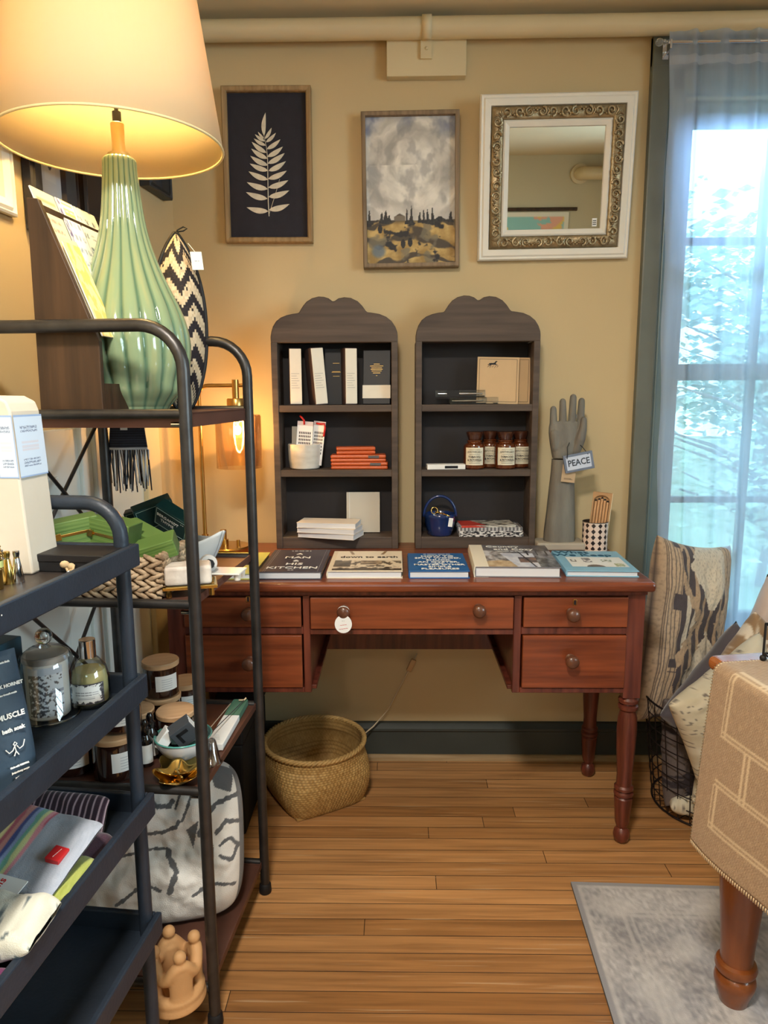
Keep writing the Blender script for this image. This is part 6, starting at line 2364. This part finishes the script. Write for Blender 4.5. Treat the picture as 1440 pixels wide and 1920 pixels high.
def rain(u, v):
    if u > .62:
        return mixc((158, 166, 182), (176, 182, 196), .5 + fbm(u * 40, v * 60, 2))
    k = u / .62 * 19
    return RB6[int(k + .35 * math.sin(v * 12)) % 10] if int(k) % 1 == 0 else (0, 0, 0)


def pin(u, v):
    return (206, 178, 190) if (u * 15) % 1 < .17 else (52, 30, 46)


zc = KF[1]


def kxy(px, py, dz):
    p = aZ(px, py, zc + dz)
    return p.x, p.y, zc


sock('burgundy pinstriped sock standing behind the rainbow one in the rack tray', T(-.535, 1.04, zc + .004) @ RZ(-8) @ RX(58), .150, .115, .030, pin)
sock('folded plum sock under the rainbow striped sock', T(-.525, .965, zc + .001) @ RZ(-12), .17, .10, .040, lambda u, v: mixc((52, 26, 42), (70, 38, 56), .5 + fbm(u * 30, v * 20, 2)))
ra = sock('rainbow striped sock with grey toe and red label, on the sock heap', T(-.545, .925, zc + .048) @ RZ(-14) @ RY(6) @ RX(10), .21, .125, .020, rain, bend=.010)
rl = MB().bx(.066, .088, -.020, .004, .0205, .0290).build('red_label', mt('red_satin', (206, 44, 48), .4), ra, bevel=.001, M=None)
text('~~~~~', .0055, WINK, ra, T(.077, -.008, .0293) @ RZ(80), ext=.0003)
sock('lime green sock with an orange heel beneath the rainbow sock', T(-.51, .895, zc + .002) @ RZ(-4), .15, .10, .040, lambda u, v: (216, 108, 70) if u > .93 and .55 < v < .8 else mixc((150, 158, 68), (176, 182, 98), .5 + fbm(u * 30, v * 20, 2)))
o = thing('sock_wrapper', 'white paper sock wrapper with red script under the rainbow sock', 'wrapper', M=T(-.555, .842, zc + .046) @ RZ(-14) @ RY(4) @ RX(14))
MB().bx(-.055, .055, -.03, .03, 0, .0016).build('wrapper_card', PAPER, o)
text('Vinnis', .016, RINK, o, T(.02, .006, .0018) @ RZ(85), ext=.0003)


def creamc(u, v):
    n = fbm(u * 14, v * 10, 3, 4)
    if n > .42:
        return (90, 104, 108)
    if .5 < u < .55 and (v * 30) % 1 < .5:
        return (150, 120, 96)
    return mixc((206, 204, 188), (226, 224, 210), .5 + n)


cs = sock('cream patterned sock rolled over at its end in the rack tray', T(-.535, .79, zc + .018) @ RZ(-4), .20, .085, .044, creamc, bend=.004)
sock('grey-green ribbed sock stack at the left picture edge', T(-.585, .725, zc + .010) @ RZ(4), .18, .062, .046, lambda u, v: mixc((128, 136, 124), (158, 164, 150), .5 + .5 * math.sin(v * 60)))
sock('fuzzy purple sock at the bottom of the sock heap', T(-.52, .708, zc + .0) @ RZ(10), .13, .06, .03, lambda u, v: mixc((66, 36, 84), (112, 44, 92), u + .3 * fbm(u * 20, v * 20, 2)))
sock('black sock with a cream toe at the near end of the rack tray', T(-.51, .625, zc + .008) @ RZ(6), .15, .085, .044, lambda u, v: (206, 200, 178) if u < .14 else (18, 18, 22))
sock('magenta sock peeking out behind the rainbow striped sock', T(-.62, .99, zc + .012) @ RZ(0), .10, .07, .055, lambda u, v: mixc((130, 50, 100), (90, 40, 120), .5 + fbm(u * 8, v * 5, 2)))

# ------------------------------------------------------------------ pictures on the left wall
def leftpic(name, label, pl, pr, pyb, hgt, fm_, depth, inner, ifn=None, fw=.03):
    a, b_ = aL(pl, pyb, -.0), aL(pr, pyb, -.0)
    w_ = (b_ - a).length
    zb_ = min(a.z, b_.z)
    ctr = (a + b_) / 2
    M_ = T(ctr.x, ctr.y, 0) @ RZ(90 - 5.2) @ T(0, 0, zb_ + hgt / 2)
    o = thing(name, label, 'picture', M=M_)
    f = MB()
    ring(f, w_, hgt, [(0, -.002), (0, -depth), (.005, -depth - .003), (.009, -depth + .004), (.014, -depth - .002), (fw - .006, -depth + .003), (fw, -.008), (fw, -.002)])
    f.build('frame', fm_, o, bevel=.0008)
    if ifn:
        MB().grid(lambda u, v: ((u - .5) * (w_ - 2 * fw + .004), -.008, (v - .5) * (hgt - 2 * fw + .004)), 60, 90, colfn=ifn).build('print', CARD, o)
        MB().bx(-w_ / 2 + fw - .003, w_ / 2 - fw + .003, -.0075, -.002, -hgt / 2 + fw - .003, hgt / 2 - fw + .003).build('backing', BLACK, o)
    else:
        MB().bx(-w_ / 2 + fw - .003, w_ / 2 - fw + .003, -.008, -.002, -hgt / 2 + fw - .003, hgt / 2 - fw + .003).build('mat_board', inner, o)
    return o


BLF = mt('blue_black_frame', (44, 48, 60), .3, coat=.4)


def bird(u, v):
    if .25 < u < .75 and .25 < v < .75:
        return (206, 214, 222) if math.hypot(u - .5, (v - .5)) > .16 else (70, 76, 88)
    return (196, 206, 218)


def zebra(u, v):
    if .38 < u < .62:
        return (28, 28, 34) if math.sin(v * 130 + 6 * math.sin(u * 24) + 3 * fbm(u * 8, v * 8)) > 0 else (222, 226, 230)
    return (52, 42, 38)


leftpic('bird_picture', 'blue-black framed print with pale mat on left wall, above the walnut card rack', 49, 136, 430, .36, BLF, .02, None, bird, .052)
leftpic('zebra_picture', 'dark framed zebra stripe print on left wall, behind the lamp neck', 149, 250, 420, .34, mt('dark_brown_frame', (46, 36, 32), .4), .018, None, zebra, .03)
leftpic('dark_picture', 'dark frame farthest along the left wall, mostly behind the lampshade', 262, 303, 349, .30, mt('dark_slate_frame', (50, 52, 56), .5), .03, mt('dark_mat', (60, 60, 64), .6), None, .02)
leftpic('white_framed_picture', 'white framed picture at the left edge of the photo, beside the lampshade', -120, 16, 352, .42, WHITEP, .012, mt('cream_mat', (226, 214, 186), .7), None, .03)

# ------------------------------------------------------------------ wire basket of cushions by the window
BX, BY = .945, 2.005
RBS, RTP, HBK = .165, .205, .335
wbk = thing('wire_basket', 'round dark wire mesh basket full of cushions beneath the window', 'basket', (BX, BY, 0))
WIRE = mt('rusty_dark_wire', (50, 42, 42), .5, metal=.6, var=.3, vs=60)


def wr(z):
    return RBS + (RTP - RBS) * (z / HBK)


for k in range(9):
    z = .006 + (HBK - .006) * k / 8
    MB().tube([(wr(z) * math.cos(a), wr(z) * math.sin(a), z) for a in [2 * PI * j / 64 for j in range(64)]], .0032 if k in (0, 8) else .0017, 6, closed=True).build('hoop', WIRE, wbk, smooth=180)
for j in range(30):
    a = 2 * PI * j / 30
    MB().tube([(r * math.cos(a), r * math.sin(a), z) for r, z in ((.02, .006), (RBS, .006), (RTP, HBK))], .0015, 5).build('rib_wire', WIRE, wbk)
for r in (.05, .09, .13):
    MB().tube([(r * math.cos(a), r * math.sin(a), .006) for a in [2 * PI * j / 48 for j in range(48)]], .0015, 5, closed=True).build('base_ring', WIRE, wbk)


def kilim(u, v):
    # stepped serrated diamonds across stripes
    s = abs(v - .52)
    bands = (u * 15)
    cell = int(bands)
    stp = (int(v * 70) % 5) / 5
    zz_ = .85 * abs(u - .62) + .62 * abs(((v * 1.55 + .12) % 1) - .5) + .03 * stp
    n = fbm(u * 60, v * 60, 2)
    tan, crm, chr_ = (186, 162, 136), (222, 212, 194), (80, 74, 80)
    if u < .07 or u > .93:
        c_ = tan
        if (u * 60) % 1 < .3:
            c_ = (96, 84, 80)
    elif u < .22 or u > .80:
        c_ = mixc(tan, (204, 182, 156), .5)
        if abs((u * 26) % 1 - .5) < .10:
            c_ = chr_
        if .06 * stp + abs(((v * 3) % 1) - .5) * .5 > .22 and (u > .14 and u < .22):
            c_ = chr_
    else:
        if zz_ < .27:
            c_ = crm
        elif zz_ < .40:
            c_ = chr_ if (u * 9 + .25) % 1 < .62 else tan
        elif zz_ < .47:
            c_ = tan
        else:
            c_ = chr_ if (u * 9) % 1 < .45 else crm
    return mixc(c_, (60, 54, 54), max(0, n) * .35)


KILM = painted('kilim_weave', .9, bump=.5, bs=420, sheen=.2)
o = thing('kilim_cushion', 'large kilim cushion with stepped cream and charcoal diamonds, leaning against the window', 'cushion', M=T(.882, 2.125, .50) @ RZ(24) @ RY(11) @ RX(-6))
pillow(o, 'cushion_cover', KILM, .31, .56, .12, 190, kilim, .07, nu=130)
GREYV = mt('grey_velvet', (84, 77, 84), .8, var=.15, vs=8, sheen=.6, bump=.1, bs=90)
o = thing('grey_cushion', 'plain grey cushion wedged diagonally in front of the kilim cushion', 'cushion', M=T(.955, 1.985, .335) @ RZ(14) @ RY(50) @ RX(-10))
pillow(o, 'cushion_cover', GREYV, .29, .37, .10, 36, None, .05)


def bark(u, v):
    n = fbm(u * 9, v * 4, 4, 3)
    n2 = fbm(u * 40, v * 22, 3, 9)
    c_ = mixc((214, 206, 186), (196, 186, 162), .5 + n)
    if abs(n) < .05 + .03 * n2 and n2 > -.1:
        c_ = (120, 112, 104)
    return c_


o = thing('birch_cushion', 'cream birch-bark patterned cushion sagging over the wire basket front rim', 'cushion', M=T(.905, 1.835, .365) @ RZ(14) @ RY(66) @ RX(-12))
pillow(o, 'cushion_cover', painted('printed_cotton', .85, bump=.15, bs=60), .30, .36, .10, 90, bark, .06)
o = thing('birch_cushion', 'cream birch-bark cushion standing inside the basket behind the mesh', 'cushion', M=T(.965, 1.905, .20) @ RZ(18) @ RY(20) @ RX(-8))
pillow(o, 'cushion_cover', painted('printed_cotton_inner', .85, bump=.15, bs=60), .24, .30, .09, 70, bark, .06)


def dark_kilim(u, v):
    z_ = abs(u - .5) + abs((v * 2 % 1) - .5) + .05 * (int(v * 40) % 4)
    return (54, 48, 54) if z_ < .6 else (104, 94, 92)


o = thing('dark_kilim_cushion', 'dark patterned cushion seen through the mesh low in the wire basket', 'cushion', M=T(.88, 1.985, .19) @ RZ(20) @ RX(-6))
pillow(o, 'cushion_cover', painted('dark_kilim', .9, bump=.3), .22, .32, .10, 70, dark_kilim, .05)
o = thing('small_cushion', 'small cream cushion lying on the floor of the wire basket', 'cushion', M=T(.865, 1.935, .045) @ RZ(-10) @ RX(82))
pillow(o, 'cushion_cover', painted('printed_cotton_small', .85), .15, .12, .06, 40, bark, .05)


def hide(u, v):
    n = fbm(u * 5, v * 3, 4, 5)
    return mixc((226, 214, 196), (150, 120, 88), stepf(.0, .35, n + .25 * math.sin(u * 30 + 6 * n)))


o = thing('hide_cushion', 'brown and cream streaked hide cushion with its corner up, behind the near table', 'cushion', M=T(1.03, 1.955, .44) @ RZ(6) @ RY(43) @ RX(-12))
pillow(o, 'cushion_cover', painted('hair_hide', .9, bump=.4, bs=300, sheen=.4), .24, .24, .09, 80, hide, .04)
o = thing('blush_cushion', 'pale blush linen cushion at the right picture edge below the curtain', 'cushion', M=T(1.22, 2.10, .44) @ RZ(-6) @ RY(24) @ RX(-10))
pillow(o, 'cushion_cover', mt('blush_linen', (214, 194, 184), .85, var=.06, vs=30, bump=.2, bs=300), .36, .36, .12, 36, None, .05)

# ------------------------------------------------------------------ near table with runner
NT = T(.578, 1.283, 0) @ RZ(9)
nt_ = thing('wooden_table', 'honey brown wooden table with stout turned legs at the right front', 'table', M=NT)
TH = .74
MB().bx(0, 1.25, -.82, 0, TH - .028, TH).build('tabletop', TABLET, nt_, bevel=.012, seg=4)
MB().bx(.07, 1.18, -.085, -.065, TH - .125, TH - .028).bx(.07, 1.18, -.755, -.735, TH - .125, TH - .028).bx(.065, .085, -.755, -.065, TH - .125, TH - .028).bx(1.165, 1.185, -.755, -.065, TH - .125, TH - .028).build('apron', TABLEW, nt_)
lq = NT.inverted() @ aZ(1374, 1880, 0)
LP2 = [(.022, 0), (.026, .004), (.030, .022), (.038, .046), (.0395, .056), (.037, .068), (.031, .074), (.038, .080), (.040, .088), (.037, .096), (.0305, .100), (.0315, .13), (.040, .24), (.048, .34), (.0505, .40), (.047, .46), (.036, .50), (.034, .51), (.042, .516), (.042, .528), (.034, .533), (.040, .545), (.040, .56)]
for x, y in ((lq.x, lq.y), (1.125, lq.y), (lq.x, -.70), (1.125, -.70)):
    l = MB().lathe(LP2, 36, M=T(x, y, 0))
    l.bx(x - .036, x + .036, y - .036, y + .036, .555, TH - .0275)
    l.build('leg', TABLEW, nt_, smooth=35)
# runner
ru = thing('table_runner', 'beige woven runner with cream stripe bands draped over the table left end', 'table runner', M=NT @ T(0, 0, TH))
RY0, RY1, DROP = -.52, -.055, .325
NSP = 12


def runner(u, v):
    """u: across (0 far edge .. 1 near edge), v: along (0 = hanging end, 1 = on table)"""
    y = RY1 + (RY0 - RY1) * u
    s = v * (DROP + .03 + .75)
    if s < DROP:
        x, z = -.012, -(DROP - s) + -.012
        x += -.012 * (1 - s / DROP) * math.sin(u * 7 + 1) - .006
        x += -.012 * (1 - s / DROP)
    elif s < DROP + .03:
        t = (s - DROP) / .03 * PI / 2
        x, z = -.018 + .018 * (1 - math.cos(t)), -.012 + .016 * math.sin(t)
    else:
        x, z = (s - DROP - .03), .004
    return (x, y + .012 * (1 - min(1, s / DROP)) * math.sin(3 * v), z)


def runc(u, v):
    s = v * (DROP + .03 + .75)
    n = fbm(u * 70, s * 90, 2)
    tw = math.sin((u * 420 + s * 480)) * .5 + .5
    c_ = mixc((148, 120, 92), (190, 164, 132), tw * .7 + .3 * n)
    stripe = (212, 190, 156)
    lines_ = [(.10, .16)]
    for s0 in (.055, .135, .225, .345, .445):
        off = .02 * math.sin(u * 6.5 + s0 * 20) * 0
        for d in (0, .010):
            if abs(s - s0 - d) < .0026 and u > .10:
                return mixc(stripe, c_, .12)
    for u0, s0, s1 in ((.10, .055, .135), (.10, .225, .345), (.24, .135, .225), (.24, .345, .445)):
        for d in (0, .022):
            if abs(u - u0 - d) < .0055 and s0 < s < s1:
                return mixc(stripe, c_, .12)
    return c_


RUNM = painted('woven_runner', .9, bump=.6, bs=500, sheen=.2)
rn = MB().grid(runner, 170, 260, colfn=runc).build('runner_cloth', RUNM, ru, smooth=180, solid=.003, fix=False)
st_ = MB()
for k in range(90):
    v = k / 90 * .47
    a = V(runner(0, v))
    st_.tube([a + V((0, -.004, .001)), a + V((0, .003, 0)), a + V((0, -.003, -.002))], .0017, 5)
for k in range(96):
    a = V(runner(k / 95, 0))
    st_.tube([a, a + V((0, .001, -.005)), a + V((.0005, .002, -.010))], .0014, 5)
tag(st_.build('edge_stitching', mt('cream_yarn', (216, 194, 160), .9), ru, smooth=180), kind='stuff')
# wire stand on the table
q = aZ(1434, 1246, TH)
q = NT @ V((.125, -.075, TH))
pq_ = aZ(1433, 1240, TH + .006)
ws = thing('wire_lantern', 'black wire lantern with ball feet standing on the near table', 'lantern', (pq_.x + .05, pq_.y - .05 + .005, TH + .0045), 0)
for sx in (-.05, .05):
    for sy in (-.05, .05):
        MB().tube([(sx, sy, .008), (sx, sy, .07)], .0022, 8).build('corner_wire', BLACK, ws)
        MB().sph((sx, sy, .006), .006, 12).build('ball_foot', BLACK, ws, smooth=180)
for z in (.0145, .07):
    MB().tube([(-.05, -.05, z), (.05, -.05, z), (.05, .05, z), (-.05, .05, z)], .002, 6, closed=True).build('wire_frame', BLACK, ws)
for z in (.028,):
    MB().sph((0, 0, z + .012), (.022, .022, .024), 16).build('glass_globe', glass('lantern_glass', (240, 240, 240), .1), ws, smooth=180)

# ------------------------------------------------------------------ rug
r0 = aZ(1070, 1658, 0)
rgm = T(r0.x, r0.y, 0) @ RZ(-2)


def rugc(u, v):
    x, y = u * 1.6, v * 1.9
    n = fbm(x * 9, y * 9, 5, 2)
    f_ = fbm(x * 120, y * 60, 2, 4)
    n3 = fbm(x * 3, y * 3, 2, 7)
    m_ = .5 + .55 * n + .55 * f_
    c_ = mixc((138, 138, 144), (208, 206, 207), m_)
    b_ = min(x, y)
    med = math.sin(x * 26 + 2 * n3) * math.sin(y * 26 + 2 * n3)
    c_ = mixc(c_, (206, 204, 204), .55 * stepf(.2, .7, med))
    for e, wd_ in ((.018, .006), (.10, .004), (.115, .003), (.30, .003)):
        if abs(b_ - e) < wd_:
            c_ = mixc(c_, (200, 198, 198), .6)
    if b_ < .012:
        c_ = (150, 150, 156)
    return c_


rg_ = thing('area_rug', 'faded grey patterned rug under the near table', 'rug', M=rgm)
RUGM = painted('faded_rug_pile', .95, bump=.5, bs=700, sheen=.2)
MB().grid(lambda u, v: (u * 1.6, -v * 1.9, .0075), 330, 390, colfn=rugc).build('rug_pile', RUGM, rg_, fix=False)
MB().bx(0, 1.6, -1.9, 0, .0005, .0072).build('rug_backing', mt('rug_backing', (92, 90, 94), .9), rg_)
